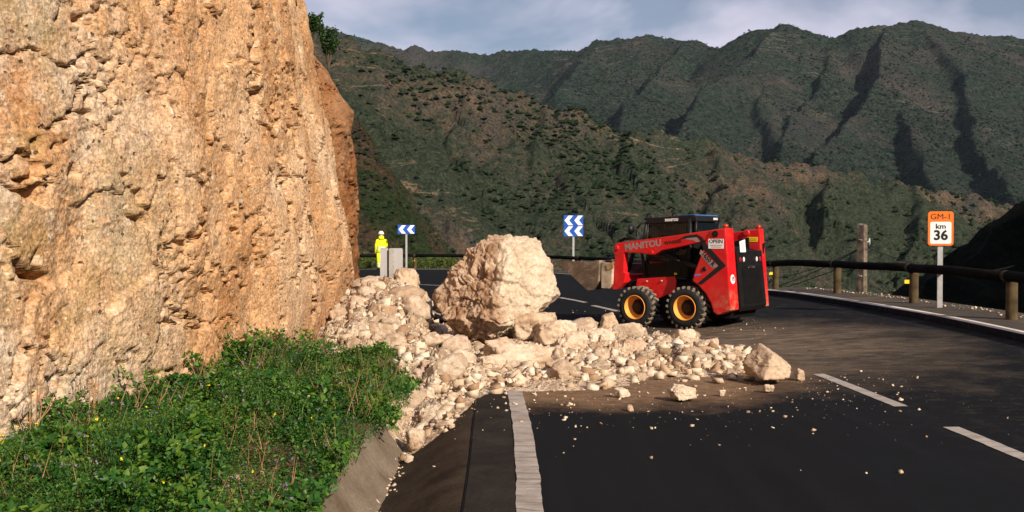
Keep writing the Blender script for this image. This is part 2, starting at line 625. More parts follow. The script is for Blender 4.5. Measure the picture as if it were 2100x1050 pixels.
def leaf_mat(name, c0, c1, c2, trans=0.25):
    b = NB(name, 0.5 if trans > 0 else 0.95, 0.3 if trans > 0 else 0.03)
    r = b.rand_island()
    v = b.co()
    k = b.math('ADD', b.math('MULTIPLY', r, 0.5), b.math('MULTIPLY', b.math('SUBTRACT', b.noise(v, 1.7, 4, 0.6), 0.18), 0.85))
    col = b.ramp(k, [(0.2, c0), (0.5, c1), (0.85, c2)])
    m = b.done(col)
    tr = b.new('ShaderNodeBsdfTranslucent')
    b.link(b.mix(1.0, col, (1.4, 1.5, 0.6), 'MULTIPLY'), tr.inputs['Color'])
    ms = b.new('ShaderNodeMixShader')
    ms.inputs[0].default_value = trans
    b.link(b.b.outputs[0], ms.inputs[1])
    b.link(tr.outputs[0], ms.inputs[2])
    b.link(ms.outputs[0], b.t.nodes['Material Output'].inputs['Surface'])
    return m


def red_mat():
    b = NB('red_paint', 0.42, 0.4)
    v = b.co()
    base = b.ramp(b.noise(v, 3, 5, 0.6), [(0.3, (0.50, 0.003, 0.007)), (0.7, (0.62, 0.005, 0.010))])
    xyz = b.sep(v)
    low = b.mapr(xyz[2], 0.75, 0.28)
    rear = b.mapr(xyz[0], -0.55, -0.80)
    d = b.math('MULTIPLY', b.math('ADD', b.math('MULTIPLY', low, 0.75), b.math('MULTIPLY', b.math('MULTIPLY', rear, low), 0.7)), b.ramp(b.noise(v, 7, 8, 0.75), [(0.46, 0.0), (0.66, 1.0)]))
    base = b.mix(d, base, (0.38, 0.24, 0.13))
    sc = b.noise(b.co(scale=(3, 3, 22), rot=(0.5, 0.4, 0.2)), 3, 5, 0.7)
    base = b.mix(b.ramp(sc, [(0.66, 0.0), (0.72, 0.55)]), base, (0.42, 0.26, 0.17))
    base = b.mix(b.ramp(b.noise(v, 26, 5, 0.7), [(0.52, 0.0), (0.8, 0.28)]), base, (0.30, 0.15, 0.10))
    base = b.mix(b.math('MULTIPLY', b.ramp(b.noise(v, 1.8, 6, 0.7), [(0.45, 0.0), (0.7, 0.14)]), 1.0), base, (0.34, 0.20, 0.13))
    return b.done(base, None, b.ramp(b.noise(v, 5, 5, 0.6), [(0.3, 0.34), (0.7, 0.6)]))


def steel_dirty():
    b = NB('worn_bucket_steel', 0.6, 0.4)
    v = b.co()
    base = b.ramp(b.noise(v, 4, 8, 0.7, 0.4), [(0.3, (0.075, 0.048, 0.033)), (0.52, (0.15, 0.105, 0.075)), (0.7, (0.36, 0.29, 0.21))])
    sc = b.noise(b.co(scale=(2, 2, 26), rot=(0.3, 0.7, 0)), 3, 5, 0.7)
    base = b.mix(b.ramp(sc, [(0.60, 0.0), (0.68, 0.7)]), base, (0.45, 0.40, 0.34))
    b.b.inputs['Metallic'].default_value = 0.15
    return b.done(base)


MAT = dict(
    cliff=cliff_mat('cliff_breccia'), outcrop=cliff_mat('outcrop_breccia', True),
    rock=rock_mat('rubble_limestone'), boulder=boulder_mat(), asphalt=asphalt_mat(), paint=line_mat(),
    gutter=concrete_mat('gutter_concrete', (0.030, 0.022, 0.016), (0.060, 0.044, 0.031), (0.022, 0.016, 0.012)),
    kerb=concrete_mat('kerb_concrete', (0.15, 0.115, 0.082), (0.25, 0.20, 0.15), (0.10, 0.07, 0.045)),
    strip=concrete_mat('old_asphalt_strip', (0.018, 0.0155, 0.0145), (0.036, 0.030, 0.026), (0.015, 0.013, 0.012)),
    shoulder=concrete_mat('shoulder_paving', (0.055, 0.048, 0.042), (0.095, 0.083, 0.07), (0.13, 0.10, 0.07)),
    soil=soil_mat('verge_soil', (0.10, 0.065, 0.04), (0.22, 0.15, 0.095)),
    fines=fines_mat(),
    redsoil=soil_mat('red_earth', (0.20, 0.085, 0.04), (0.30, 0.15, 0.075), 5.0),
    bank=soil_mat('embankment_earth', (0.05, 0.045, 0.03), (0.13, 0.095, 0.06), 1.2),
    red=red_mat(), steel=steel_dirty(),
    black=plain('black_enamel', (0.006, 0.006, 0.007), 0.5, 0.3, 0.4),
    blackm=plain('black_matt', (0.005, 0.005, 0.0055), 0.8, 0.15, 0.3),
    rail=plain('rail_timber_dark', (0.007, 0.006, 0.0055), 0.9, 0.03, 0.45, 3),
    post=plain('post_timber', (0.085, 0.062, 0.034), 0.9, 0.05, 0.5, 5),
    oldwood=plain('old_pole_timber', (0.145, 0.115, 0.09), 0.9, 0.1, 0.6, 7),
    galv=plain('galvanised_steel', (0.40, 0.40, 0.40), 0.5, 0.4, 0.2, 8, 0.3),
    grey=plain('grey_sign_back', (0.36, 0.345, 0.35), 0.55, 0.3, 0.08, 2),
    blue=plain('sign_blue', (0.012, 0.085, 0.42), 0.4, 0.4, 0.1),
    white=plain('sign_white', (0.78, 0.78, 0.80), 0.45, 0.4, 0.04),
    orange=plain('sign_orange', (0.85, 0.17, 0.012), 0.45, 0.4, 0.06),
    ink=plain('sign_black', (0.012, 0.012, 0.014), 0.5, 0.3, 0.1),
    rubber=plain('tyre_rubber', (0.016, 0.017, 0.018), 0.75, 0.25, 0.4, 9),
    rim=plain('rim_orange_yellow', (0.82, 0.33, 0.06), 0.5, 0.35, 0.15, 6),
    hub=plain('hub_dark', (0.035, 0.02, 0.012), 0.7, 0.2, 0.4),
    bluesheen=plain('cab_roof_blue_sheen', (0.02, 0.09, 0.26), 0.4, 0.4, 0.2),  # blue sheen on top of the black roof, put into the colour
    decalgrey=plain('decal_grey', (0.28, 0.20, 0.19), 0.5, 0.3, 0.1),
    yellow=plain('label_yellow', (0.80, 0.55, 0.02), 0.5, 0.3, 0.1),
    amber=plain('amber_lens', (0.30, 0.025, 0.008), 0.25, 0.5, 0.2),
    redlens=plain('red_lens', (0.32, 0.01, 0.03), 0.3, 0.5, 0.2),
    lens=plain('clear_lens', (0.65, 0.65, 0.68), 0.2, 0.5, 0.1),
    hivis=plain('hi_vis_yellow', (0.76, 0.86, 0.02), 0.7, 0.15, 0.10, 5),
    tape=plain('reflective_tape', (0.68, 0.70, 0.68), 0.4, 0.4, 0.05),
    skin=plain('skin', (0.45, 0.26, 0.18), 0.6, 0.3, 0.05),
    boot=plain('boot_dark', (0.03, 0.025, 0.02), 0.7, 0.2, 0.2),
    dry=plain('dry_stalk', (0.30, 0.17, 0.09), 0.85, 0.1, 0.35, 8),
    bark=plain('shrub_bark', (0.10, 0.075, 0.055), 0.9, 0.1, 0.3, 8),
    cable=plain('cable_black', (0.012, 0.012, 0.012), 0.6, 0.2, 0.1),
    leaf=leaf_mat('verge_leaf', (0.006, 0.036, 0.007), (0.026, 0.10, 0.012), (0.13, 0.21, 0.022)),
    grass=leaf_mat('verge_grass', (0.020, 0.075, 0.014), (0.045, 0.125, 0.02), (0.13, 0.19, 0.05)),
    weed=leaf_mat('weed_leaf', (0.02, 0.075, 0.012), (0.05, 0.15, 0.016), (0.14, 0.23, 0.02)),
    shrub=leaf_mat('shrub_leaf', (0.012, 0.035, 0.010), (0.028, 0.065, 0.016), (0.05, 0.10, 0.03), 0.15),
    roadbush=leaf_mat('roadside_leaf', (0.04, 0.08, 0.01), (0.09, 0.14, 0.02), (0.18, 0.20, 0.04)),
    scrub=leaf_mat('scrub_leaf', (0.006, 0.013, 0.006), (0.012, 0.023, 0.010), (0.026, 0.038, 0.017), 0.0),
    scrubfar=leaf_mat('far_scrub_leaf', (0.007, 0.014, 0.011), (0.013, 0.022, 0.016), (0.028, 0.036, 0.026), 0.0),
    petal=plain('purple_petal', (0.20, 0.145, 0.23), 0.6, 0.2, 0.2),
    petaly=plain('yellow_petal', (0.75, 0.55, 0.02), 0.6, 0.2, 0.1),
    hill=hill_mat('brown_hill', (0.078, 0.068, 0.052), (0.170, 0.118, 0.078), (0.024, 0.036, 0.024), (0.060, 0.074, 0.046), (0.052, 0.058, 0.058), 1.0, 0.03),
    spur=hill_mat('green_spur', (0.055, 0.038, 0.024), (0.11, 0.068, 0.040), (0.016, 0.032, 0.012), (0.042, 0.058, 0.022), (0.035, 0.033, 0.03), 1.3, 0.03),
    mount=hill_mat('far_mountain', (0.042, 0.044, 0.040), (0.090, 0.078, 0.062), (0.012, 0.025, 0.021), (0.050, 0.066, 0.050), (0.048, 0.055, 0.056), 0.42, 0.03),
    knoll=hill_mat('dark_knoll', (0.010, 0.008, 0.006), (0.018, 0.013, 0.010), (0.004, 0.006, 0.004), (0.009, 0.011, 0.006), (0.010, 0.009, 0.008), 2.0),  # near-black colours stand in for the shade on this slope
)


def glass_mat():
    b = NB('cab_glass', 0.06, 0.5)
    b.b.inputs['Base Color'].default_value = (0.008, 0.013, 0.016, 1)
    b.b.inputs['Alpha'].default_value = 0.82
    return b.m


MAT['glass'] = glass_mat()
MAT['rustclamp'] = plain('rusty_clamp', (0.05, 0.032, 0.022), 0.8, 0.2, 0.5, 9)


# ------------------------------------------------------------------ road surface
def zroad(x, y):
    x = np.asarray(x, float)
    y = np.asarray(y, float)
    e = 0.055 * sstep(6, 16, y) * (1 - sstep(21, 33, y))
    return e * np.clip(x - 4.2, -4.6, 3.6)


inner = catmull([(-.30, -8), (-.29, 0), (-.28, 5.2), (-.33, 8), (-.40, 11), (-.55, 14), (-.8, 17), (-1.5, 20.5), (-2.7, 24), (-4.6, 26.6), (-8, 28.2), (-22, 29.5)], 420)
outer = catmull([(6.9, -8), (6.9, 0), (6.92, 6), (6.9, 12.8), (6.85, 18), (6.5, 23.5), (5.6, 31), (3.6, 38), (1.9, 42.3), (-1.5, 46), (-5, 47.2), (-9, 46.2), (-22, 42)], 420)


def ribbon(name, A, B, nc, zf, mat, dz=0.0, **props):
    n = len(A)
    t = np.linspace(0, 1, nc)
    P = A[:, None, :] * (1 - t)[None, :, None] + B[:, None, :] * t[None, :, None]
    xy = P.reshape(-1, 2)
    z = zf(xy[:, 0], xy[:, 1]) + dz
    me = mesh_np(name, np.column_stack([xy, z]), grid_faces(n, nc), True)
    return link(name, me, mat, **props)


ribbon('road', inner, outer, 50, zroad, MAT['asphalt'], kind='structure')


def stripe(name, pts, w, n, dz=0.006, mat=None, wob=0.0):
    c = catmull(pts, n)
    nn = normals2d(c)
    k = rng.normal(0, wob, (n, 1)) if wob else 0
    A, B = c - nn * (w / 2 + k), c + nn * (w / 2 - k)
    return ribbon(name, A, B, 3, zroad, mat or MAT['paint'], dz, kind='structure')


stripe('edge_line', [(.099, -8), (.099, 0), (.099, 5.2), (.095, 6.65), (.05, 9), (-.06, 12), (-.35, 16), (-1.1, 20), (-2.3, 23.6), (-4.3, 26.1), (-8, 27.7), (-22, 29)], .15, 500, wob=0.003)
stripe('edge_line', [(6.75, 24), (6.2, 27), (5.3, 31.3), (3.3, 38), (1.6, 42), (-1.6, 45.5), (-5, 46.7), (-9, 45.7), (-22, 41.5)], .2, 300)
for a in ([(3.49, 8.5), (3.47, 9.6), (3.44, 10.64)], [(3.52, 5.5), (3.51, 6.5), (3.50, 7.55)], [(3.53, 2.4), (3.53, 3.4), (3.53, 4.5)],
          [(2.34, 21.0), (2.16, 22.0), (1.96, 23.0)], [(1.86, 24.0), (1.6, 25.0), (1.3, 25.9)], [(.9, 26.9), (.3, 28), (-.4, 29)],
          [(-2.3, 30.9), (-2.9, 31.3), (-3.6, 31.5)], [(-4.8, 31.6), (-5.6, 31.6), (-6.6, 31.5)], [(-8, 31.3), (-9, 31.1), (-10, 30.9)]):
    stripe('centre_line_dash', a, .13, 24, wob=0.003)

# strip beside the edge line, a shade browner than the lane, with an open joint on its left
# (gutter profile: joint, sloping concrete, low point, kerb face)
Y_G = np.linspace(-8, 15.5, 260)


def jointx(y):
    return np.interp(y, inner[:, 1][:300], inner[:, 0][:300])


def strip_sheet(name, x0f, x1f, nc, zf, mat, smooth=True, **props):
    t = np.linspace(0, 1, nc)
    X = x0f(Y_G)[:, None] * (1 - t) + x1f(Y_G)[:, None] * t
    Yg = np.repeat(Y_G[:, None], nc, 1)
    Z = zf(X, Yg, t[None, :])
    me = mesh_np(name, np.column_stack([X.ravel(), Yg.ravel(), Z.ravel()]), grid_faces(len(Y_G), nc), smooth)
    return link(name, me, mat, **props)


strip_sheet('shoulder_strip', lambda y: jointx(y) + .012, lambda y: np.interp(y, [-8, 5.2, 6.65, 9, 12, 16], [.02, .02, .016, -.03, -.14, -.43]), 8,
            lambda X, Y, t: zroad(X, Y) + .004, MAT['strip'], kind='structure')


def gut_z(X, Y, t):
    xj = jointx(Y_G)[:, None]
    d = xj - X
    return zroad(xj, Y) - .008 - .26 * sstep(0, .62, d) * 0.85 - 0.02 * t


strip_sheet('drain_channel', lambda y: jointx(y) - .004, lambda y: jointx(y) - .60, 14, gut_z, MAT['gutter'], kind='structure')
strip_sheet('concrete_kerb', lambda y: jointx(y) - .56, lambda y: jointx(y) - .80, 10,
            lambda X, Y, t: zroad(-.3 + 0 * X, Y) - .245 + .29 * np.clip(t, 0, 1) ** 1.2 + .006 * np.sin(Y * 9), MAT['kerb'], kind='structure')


def zverge(x, y):
    """planted bank between kerb and cliff"""
    x = np.asarray(x, float)
    y = np.asarray(y, float)
    P = np.stack([x * 1.4, y * 1.4, x * 0 + 3.3], -1).reshape(-1, 3)
    n = fbm(P, 3).reshape(np.shape(x))
    return zroad(-.3 + 0 * x, y) + .04 + .16 * sstep(-1.15, -3.4, x) + .05 * n * sstep(-1.1, -1.6, x)


strip_sheet('verge', lambda y: jointx(y) - .79, lambda y: -6.2 + 0 * y, 60, lambda X, Y, t: zverge(X, Y) + .002, MAT['soil'], kind='structure')

# right-hand side: kerb step with pale painted top, paved shoulder
o_near = outer[outer[:, 1] < 27][:260]
nn = normals2d(o_near)


def step_fade(y):
    return .11 * (1 - sstep(23, 29, y))


def zsh(x, y):
    return zroad(x, y) + step_fade(y) + .004


A0, A1, A2, A3 = o_near - nn * .035, o_near - nn * .03, o_near + nn * .13, o_near + nn * 1.15
vs = np.vstack([np.column_stack([A0, zroad(*A0.T) - .02]), np.column_stack([A1, zsh(*A1.T) - .006]), np.column_stack([A1 + nn * .012, zsh(*A1.T)]), np.column_stack([A2, zsh(*A2.T)]), np.column_stack([A2 + nn * .003, zsh(*A2.T) - .02])])
n0 = len(o_near)
idx = np.arange(5 * n0).reshape(5, n0)
me = mesh_np('kerb', vs, np.concatenate([np.stack([idx[i, :-1], idx[i, 1:], idx[i + 1, 1:], idx[i + 1, :-1]], 1) for i in range(4)]))
kerbpale = concrete_mat('pale_kerb_paint', (0.46, 0.41, 0.37), (0.66, 0.60, 0.55), (0.24, 0.19, 0.15))
shade_face = MAT['asphalt']  # near-black kerb face: its shade is put into the colour
me.materials.append(kerbpale)
me.materials.append(shade_face)
mi = np.zeros(4 * (n0 - 1), np.int32)
mi[:n0 - 1] = 1
me.polygons.foreach_set('material_index', mi)
link('kerb', me, None, kind='structure')

o_all = outer
nall = normals2d(o_all)
ribbon('shoulder', o_all + nall * .13, o_all + nall * 1.35, 10, lambda x, y: zsh(x, y) - .004 - .002, MAT['shoulder'], kind='structure')
# earth embankment falling from the shoulder into the valley
rings = []
dd = np.concatenate([[0, .15, .4, .8], np.geomspace(1.5, 90, 26)])
for d in dd:
    P = o_all + nall * (1.33 + d)
    if d > 10:
        # rings stay rounded far out
        P = o_all + nall * (1.33 + d)
    z = zsh(*(o_all + nall * 1.3).T) - .012 - .78 * d
    nz = fbm(np.column_stack([P * .35, np.full(len(P), 4.4)]), 4) * min(1.2, .25 * d)
    rings.append(np.column_stack([P, z + nz]))
me = mesh_np('embankment', np.vstack(rings), grid_faces(len(dd), len(o_all)), True)
link('embankment', me, MAT['bank'], kind='structure')

# ------------------------------------------------------------------ cliff
cl_path = catmull([(-5.2, -3), (-4.5, 1), (-3.5, 3.5), (-3.02, 6), (-2.76, 8), (-2.60, 9.2), (-2.52, 10.4), (-2.48, 11.7), (-2.54, 13.2), (-2.68, 15.3), (-3.0, 17.6), (-3.35, 19.2), (-4.3, 20.4)], 700)
oc_path = catmull([(-5.2, 20.0), (-4.75, 21.3), (-4.4, 22.6), (-4.08, 23.6), (-4.10, 24.6), (-4.6, 25.6), (-5.8, 26.6), (-8, 27.2), (-14, 27.8)], 520)


def resample(path, w):
    """resample so that spacing follows weight w(y)"""
    s = np.concatenate([[0], np.cumsum(np.linalg.norm(np.diff(path, axis=0), axis=1) / w(path[1:, 1]))])
    n = int(s[-1]) + 1
    q = np.linspace(0, s[-1], n)
    return np.stack([np.interp(q, s, path[:, k]) for k in (0, 1)], 1)


def build_cliff(name, path, vrows, lean, seed, mat, big=0.20, amp=1.0):
    # travel is away from the camera, the road lies to the right
    n2 = normals2d(path)
    nr, nc = len(vrows), len(path)
    V = np.repeat(vrows[:, None], nc, 1)
    base = np.repeat(path[None], nr, 0)
    N = np.repeat(n2[None], nr, 0)
    z0 = zroad(-.3 + 0 * base[..., 0], base[..., 1]) - .35
    P = np.concatenate([base - N * lean(V)[..., None], (z0 + V)[..., None]], -1).reshape(-1, 3)
    q = P + seed
    large = fbm(q * np.array([.42, .42, .30]), 3) * big
    med = fbm(q * np.array([1.5, 1.5, 1.1]) + 5, 3) * .055
    warp = np.stack([fbm(q * 2.6 + 3, 3, .6), fbm(q * 2.6 + 13, 3, .6), fbm(q * 2.6 + 23, 3, .6)], 1) * .16
    qw = q + warp
    # broken plates: each cell sits at its own depth with a slightly tilted face
    f1, f2, cid = worley(qw * np.array([1.3, 1.3, 1.8]))
    plates = (cid - .5) * .085 + .05 * np.sin(cid * 90) * (perlin(q * 1.1 + 3))
    g1, g2, gid = worley((q + warp * .55) * np.array([4.2, 4.2, 5.2]))
    gmask = sstep(-.1, .3, perlin(q * .8 + 61))
    chips = (gid - .5) * .042 * (.35 + .65 * gmask)
    h1, h2, hid = worley((q + warp * .25) * np.array([11., 11., 13.]))
    small = (hid - .5) * .020
    i1, i2, iid = worley(q * 27.0)
    grit = (iid - .5) * .009
    # open cracks along some plate edges and along wandering joints
    zone = sstep(.12, .26, perlin(q * .62 + 71) + .40 * perlin(q * 2.3 + 55))
    crack = np.exp(-((f2 - f1) / .030) ** 2) * zone * .20
    cz = perlin(qw * np.array([.8, .8, 1.3]) + 31)
    zone1 = sstep(.13, .26, perlin(q * .7 + 11) + .4 * perlin(q * 2.6 + 5))
    crack += np.exp(-(cz / .016) ** 2) * zone1 * .26
    zone2 = sstep(.16, .32, perlin(q * .9 + 17) + .35 * perlin(q * 3.1 + 5))
    crack2 = np.exp(-((g2 - g1) / .05) ** 2) * zone2 * .085
    # pockets where stones have dropped out
    k1, k2, kid = worley((q + warp * 1.1) * np.array([2.6, 2.6, 4.6]) + 40)
    pocket = np.where(kid > .94, np.clip(.36 - k1, 0, .16) * 1.6, 0) * sstep(0, .12, perlin(q * .7 + 8) + .10)
    l1, l2, lid = worley((q + warp * .5) * np.array([6.5, 6.5, 9.0]) + 20)
    pocket += np.where(lid > .95, np.clip(.40 - l1, 0, .2) * .55, 0)
    fine = ridged(q * 6.5, 4, .6) * .010 + fbm(q * 30, 2) * .006
    disp = large + (med * .5 + plates * .62 + chips * .42 + small * .5 + grit * .7 + fine * .7) * amp - crack * .95 - crack2 * .8 - pocket * .75
    Nf = N.reshape(-1, 2)
    P[:, :2] += Nf * disp[:, None]
    P[:, 2] += .02 * fbm(q * 3 + 3, 2)
    me = mesh_np(name, P, grid_faces(nr, nc), False)
    return link(name, me, mat, kind='structure')


vr = np.concatenate([np.arange(0, 3.9, .016), np.arange(3.9, 7.2, .026), np.arange(7.2, 12, .12)])
cpath = resample(cl_path, lambda y: np.where(y < 4.5, .14, .0040 * np.clip(y, 5, 30)))
lean = lambda v: .02 * v + .0185 * v * v
build_cliff('rock_cliff', cpath, vr, lean, 0.0, MAT['cliff'])
opath = resample(oc_path, lambda y: np.full_like(y, .035))
vr2 = np.concatenate([np.arange(0, 7.0, .035), np.arange(7.0, 9.5, .2)])
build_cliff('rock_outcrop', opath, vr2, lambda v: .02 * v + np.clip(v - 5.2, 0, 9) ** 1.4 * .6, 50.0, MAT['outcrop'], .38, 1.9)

# ------------------------------------------------------------------ mountains
def seg_ridge(X, Y, pts, k, kl=None):
    """height of a ridge: crest height minus slope times distance to the crest line (kl: slope on its left flank)"""
    best = np.full(X.shape, -1e9)
    along = np.zeros(X.shape)
    dist = np.zeros(X.shape)
    s0 = 0
    for a, b in zip(pts[:-1], pts[1:]):
        ax, ay, az = a
        bx, by, bz = b
        dx, dy = bx - ax, by - ay
        l2 = dx * dx + dy * dy
        t = np.clip(((X - ax) * dx + (Y - ay) * dy) / l2, 0, 1)
        d = np.hypot(X - ax - t * dx, Y - ay - t * dy)
        kk = k
        if kl is not None:
            cr_ = (dx * (Y - ay) - dy * (X - ax)) / math.sqrt(l2)
            kk = kl + (k - kl) * sstep(-6, 6, cr_)
        z = az + t * (bz - az) - kk * d
        m = z > best
        along = np.where(m, s0 + t * math.sqrt(l2), along)
        dist = np.where(m, d, dist)
        best = np.where(m, z, best)
        s0 += math.sqrt(l2)
    return best, (along, dist)


def smax(a, b, k):
    h = np.clip(.5 + .5 * (a - b) / k, 0, 1)
    return b * (1 - h) + a * h + k * h * (1 - h)


def polar(az0, az1, na, r0, r1, nr):
    az = np.radians(np.linspace(az0, az1, na))
    r = np.geomspace(r0, r1, nr)
    RR, AA = np.meshgrid(r, az, indexing='ij')
    return RR * np.sin(AA), RR * np.cos(AA)


def P3(lst):
    return [tuple(pix(*p)) for p in lst]


FLOOR = -75.0


def H_near(X, Y):
    q = np.stack([X, Y, X * 0], -1).reshape(-1, 3)
    sh = X.shape
    wx = (fbm(q * .012 + 3, 3) * 8).reshape(sh)
    wy = (fbm(q * .012 + 43, 3) * 8).reshape(sh)
    Xw, Yw = X + wx, Y + wy
    crest = P3([(300, -60, 400), (560, 30, 405), (660, 60, 410), (760, 103, 420), (860, 133, 425), (950, 150, 430), (1040, 182, 432), (1140, 207, 430), (1240, 238, 435),
                (1310, 264, 440), (1380, 272, 445), (1460, 292, 450), (1560, 330, 455), (1700, 352, 460), (1850, 372, 470), (2000, 402, 480), (2110, 432, 490), (2300, 480, 500)])
    h, s = seg_ridge(Xw, Yw, crest, .92)
    # secondary spurs running down towards the valley
    spurs = [([(1130, 207, 428), (1125, 262, 405), (1085, 345, 375), (1015, 450, 345), (960, 540, 320)], .80),
             ([(950, 152, 428), (935, 230, 400), (900, 330, 372), (880, 440, 345), (870, 540, 320)], .92),
             ([(1040, 182, 430), (1030, 260, 405), (1000, 330, 380), (950, 420, 352)], 1.0),
             ([(1310, 264, 438), (1290, 330, 405), (1250, 420, 370), (1200, 530, 335)], .80),
             ([(1470, 294, 448), (1480, 370, 410), (1450, 460, 375), (1400, 560, 345)], .84),
             ([(1700, 352, 458), (1690, 430, 415), (1660, 520, 380), (1640, 620, 350)], .84),
             ([(1900, 380, 470), (1880, 470, 420), (1850, 560, 385), (1830, 640, 360)], .84),
             ([(800, 118, 422), (790, 210, 390), (770, 320, 350), (790, 440, 320)], .86)]
    for p, k in spurs:
        h2, _ = seg_ridge(Xw, Yw, P3(p), k * .85, k * 1.3)
        h = smax(h, h2, 2.0)
    al, ds = s
    gl = ridged(np.stack([al * .05, ds * .010, al * 0 + 2], -1).reshape(-1, 3) + fbm(q * .03, 2)[:, None] * .5, 3).reshape(sh) - 1.1
    h = h + gl * 5.5 * sstep(4, 60, ds)
    rib = (ridged(q * np.array([.035, .035, 1]), 4) - 1.0).reshape(sh)
    fine = fbm(q * .11 + 7, 5, .55).reshape(sh)
    h = h + rib * 3.5 + fine * 2.0
    return smax(h, FLOOR + 6 * fine, 10.0)


def H_spur(X, Y):
    q = np.stack([X, Y, X * 0], -1).reshape(-1, 3)
    sh = X.shape
    wx = (fbm(q * .02 + 9, 3) * 7).reshape(sh)
    crest = P3([(540, -40, 300), (665, 120, 262), (715, 215, 245), (785, 330, 228), (850, 440, 212), (905, 530, 200), (960, 640, 188)])
    h, s = seg_ridge(X + wx, Y, crest, 1.55, .72)
    h = h + (ridged(q * np.array([.05, .05, 1]), 3) - 1.0).reshape(sh) * 2.2 + fbm(q * .16, 5, .55).reshape(sh) * 1.5
    return h


def H_far(X, Y):
    q = np.stack([X, Y, X * 0], -1).reshape(-1, 3)
    sh = X.shape
    wx = (fbm(q * .0042 + 3, 3) * 20).reshape(sh)
    wy = (fbm(q * .0042 + 43, 3) * 20).reshape(sh)
    Xw, Yw = X + wx, Y + wy
    crest = P3([(300, 10, 1900), (600, 38, 1900), (690, 66, 1900), (760, 86, 1900), (830, 100, 1880), (860, 92, 1860), (900, 104, 1850), (1000, 104, 1800), (1100, 103, 1750), (1190, 106, 1650), (1225, 86, 1580), (1270, 74, 1550),
                (1330, 74, 1520), (1400, 84, 1480), (1480, 88, 1440), (1540, 66, 1400), (1600, 52, 1380), (1650, 60, 1380), (1710, 76, 1380), (1760, 60, 1380), (1830, 50, 1380), (1905, 40, 1390), (1940, 50, 1400), (2000, 70, 1420), (2100, 80, 1450), (2250, 70, 1480), (2500, 20, 1500)])
    h, s = seg_ridge(Xw, Yw, crest, .74)
    spurs = [([(1230, 86, 1570), (1200, 130, 1420), (1150, 200, 1220), (1120, 280, 1000)], .62),
             ([(1400, 84, 1475), (1360, 150, 1330), (1290, 220, 1150), (1250, 300, 950)], .72),
             ([(1600, 53, 1375), (1530, 118, 1230), (1450, 190, 1090), (1385, 262, 960), (1360, 330, 830)], .86),
             ([(1530, 118, 1230), (1560, 200, 1120), (1600, 290, 960), (1590, 350, 830)], .86),
             ([(1710, 76, 1375), (1690, 150, 1230), (1640, 230, 1080), (1600, 300, 930)], .9),
             ([(1830, 52, 1378), (1812, 120, 1240), (1795, 180, 1120), (1725, 262, 1000), (1655, 335, 860), (1630, 400, 740)], .88),
             ([(1812, 120, 1240), (1850, 220, 1080), (1880, 310, 930), (1900, 400, 760)], .86),
             ([(1905, 42, 1388), (1960, 140, 1230), (1985, 230, 1080), (2010, 330, 900), (2090, 440, 700)], .80),
             ([(2100, 80, 1445), (2140, 180, 1250), (2150, 280, 1050), (2180, 380, 850)], .86)]
    for p, k in spurs:
        h2, _ = seg_ridge(Xw, Yw, P3(p), k * .78, k * 1.5)
        h = smax(h, h2, 5.0)
    rib = (ridged(q * np.array([.010, .010, 1]), 4) - 1.0).reshape(sh)
    fine = fbm(q * .035 + 7, 5, .55).reshape(sh)
    h = h + rib * 5.5 + fine * 2.8
    return smax(h, FLOOR - 20 + 0 * h, 20.0)


def H_knoll(X, Y):
    q = np.stack([X, Y, X * 0], -1).reshape(-1, 3)
    sh = X.shape
    k1 = [tuple(pix(1870, 620, 60)), tuple(pix(1930, 555, 62)), tuple(pix(1975, 500, 64)), tuple(pix(2030, 445, 66)), tuple(pix(2090, 400, 68)), tuple(pix(2300, 300, 76)), tuple(pix(2600, 120, 84))]
    h, _ = seg_ridge(X, Y, k1, .95)
    # unseen higher ridge beyond the right edge, added to cast shade on the knoll
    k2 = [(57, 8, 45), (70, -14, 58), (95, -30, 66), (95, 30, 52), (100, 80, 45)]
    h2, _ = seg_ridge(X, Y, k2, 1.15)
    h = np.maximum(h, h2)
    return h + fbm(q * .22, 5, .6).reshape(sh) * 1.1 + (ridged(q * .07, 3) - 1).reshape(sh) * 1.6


def field(name, XY, H, mat, clip=None):
    X, Y = XY
    Z = H(X, Y)
    me = mesh_np(name, np.column_stack([X.ravel(), Y.ravel(), Z.ravel()]), grid_faces(*X.shape), True)
    return link(name, me, mat, kind='structure'), Z


gN = polar(-24, 36, 620, 130, 640, 300)
hillN, ZN = field('brown_hill', gN, H_near, MAT['hill'])
gS = polar(-24, 8, 300, 90, 330, 170)
hillS, ZS = field('green_hillside', gS, H_spur, MAT['spur'])
gF = polar(-26, 40, 640, 560, 2150, 330)
hillF, ZF = field('far_mountains', gF, H_far, MAT['mount'])
gx, gy = np.meshgrid(np.linspace(12, 140, 130), np.linspace(-110, 110, 210), indexing='ij')
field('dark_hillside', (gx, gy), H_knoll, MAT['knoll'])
# ground sheet out to the horizon, deep under the valley
me = mesh_np('ground', [(-4000, -4000, -100), (4000, -4000, -100), (4000, 4000, -100), (-4000, 4000, -100)], np.array([[0, 1, 2, 3]]))
link('ground', me, MAT['mount'], kind='structure')


def ico(sub):
    bm = bmesh.new()
    bmesh.ops.create_icosphere(bm, subdivisions=sub, radius=1)
    bm.verts.ensure_lookup_table()
    v = np.array([x.co[:] for x in bm.verts])
    f = np.array([[x.index for x in p.verts] for p in bm.faces])
    bm.free()
    return v, f


ICO1, ICO2, ICO3 = ico(1), ico(2), ico(3)
OCT = (np.array([[1, 0, -.2], [.3, .95, .1], [-.8, .6, -.1], [-.8, -.6, .1], [.3, -.95, -.1], [.35, .2, .85], [-.35, -.15, .9]], float), np.array([[0, 1, 5], [1, 2, 5], [2, 6, 5], [2, 3, 6], [3, 4, 6], [4, 5, 6], [4, 0, 5]]))


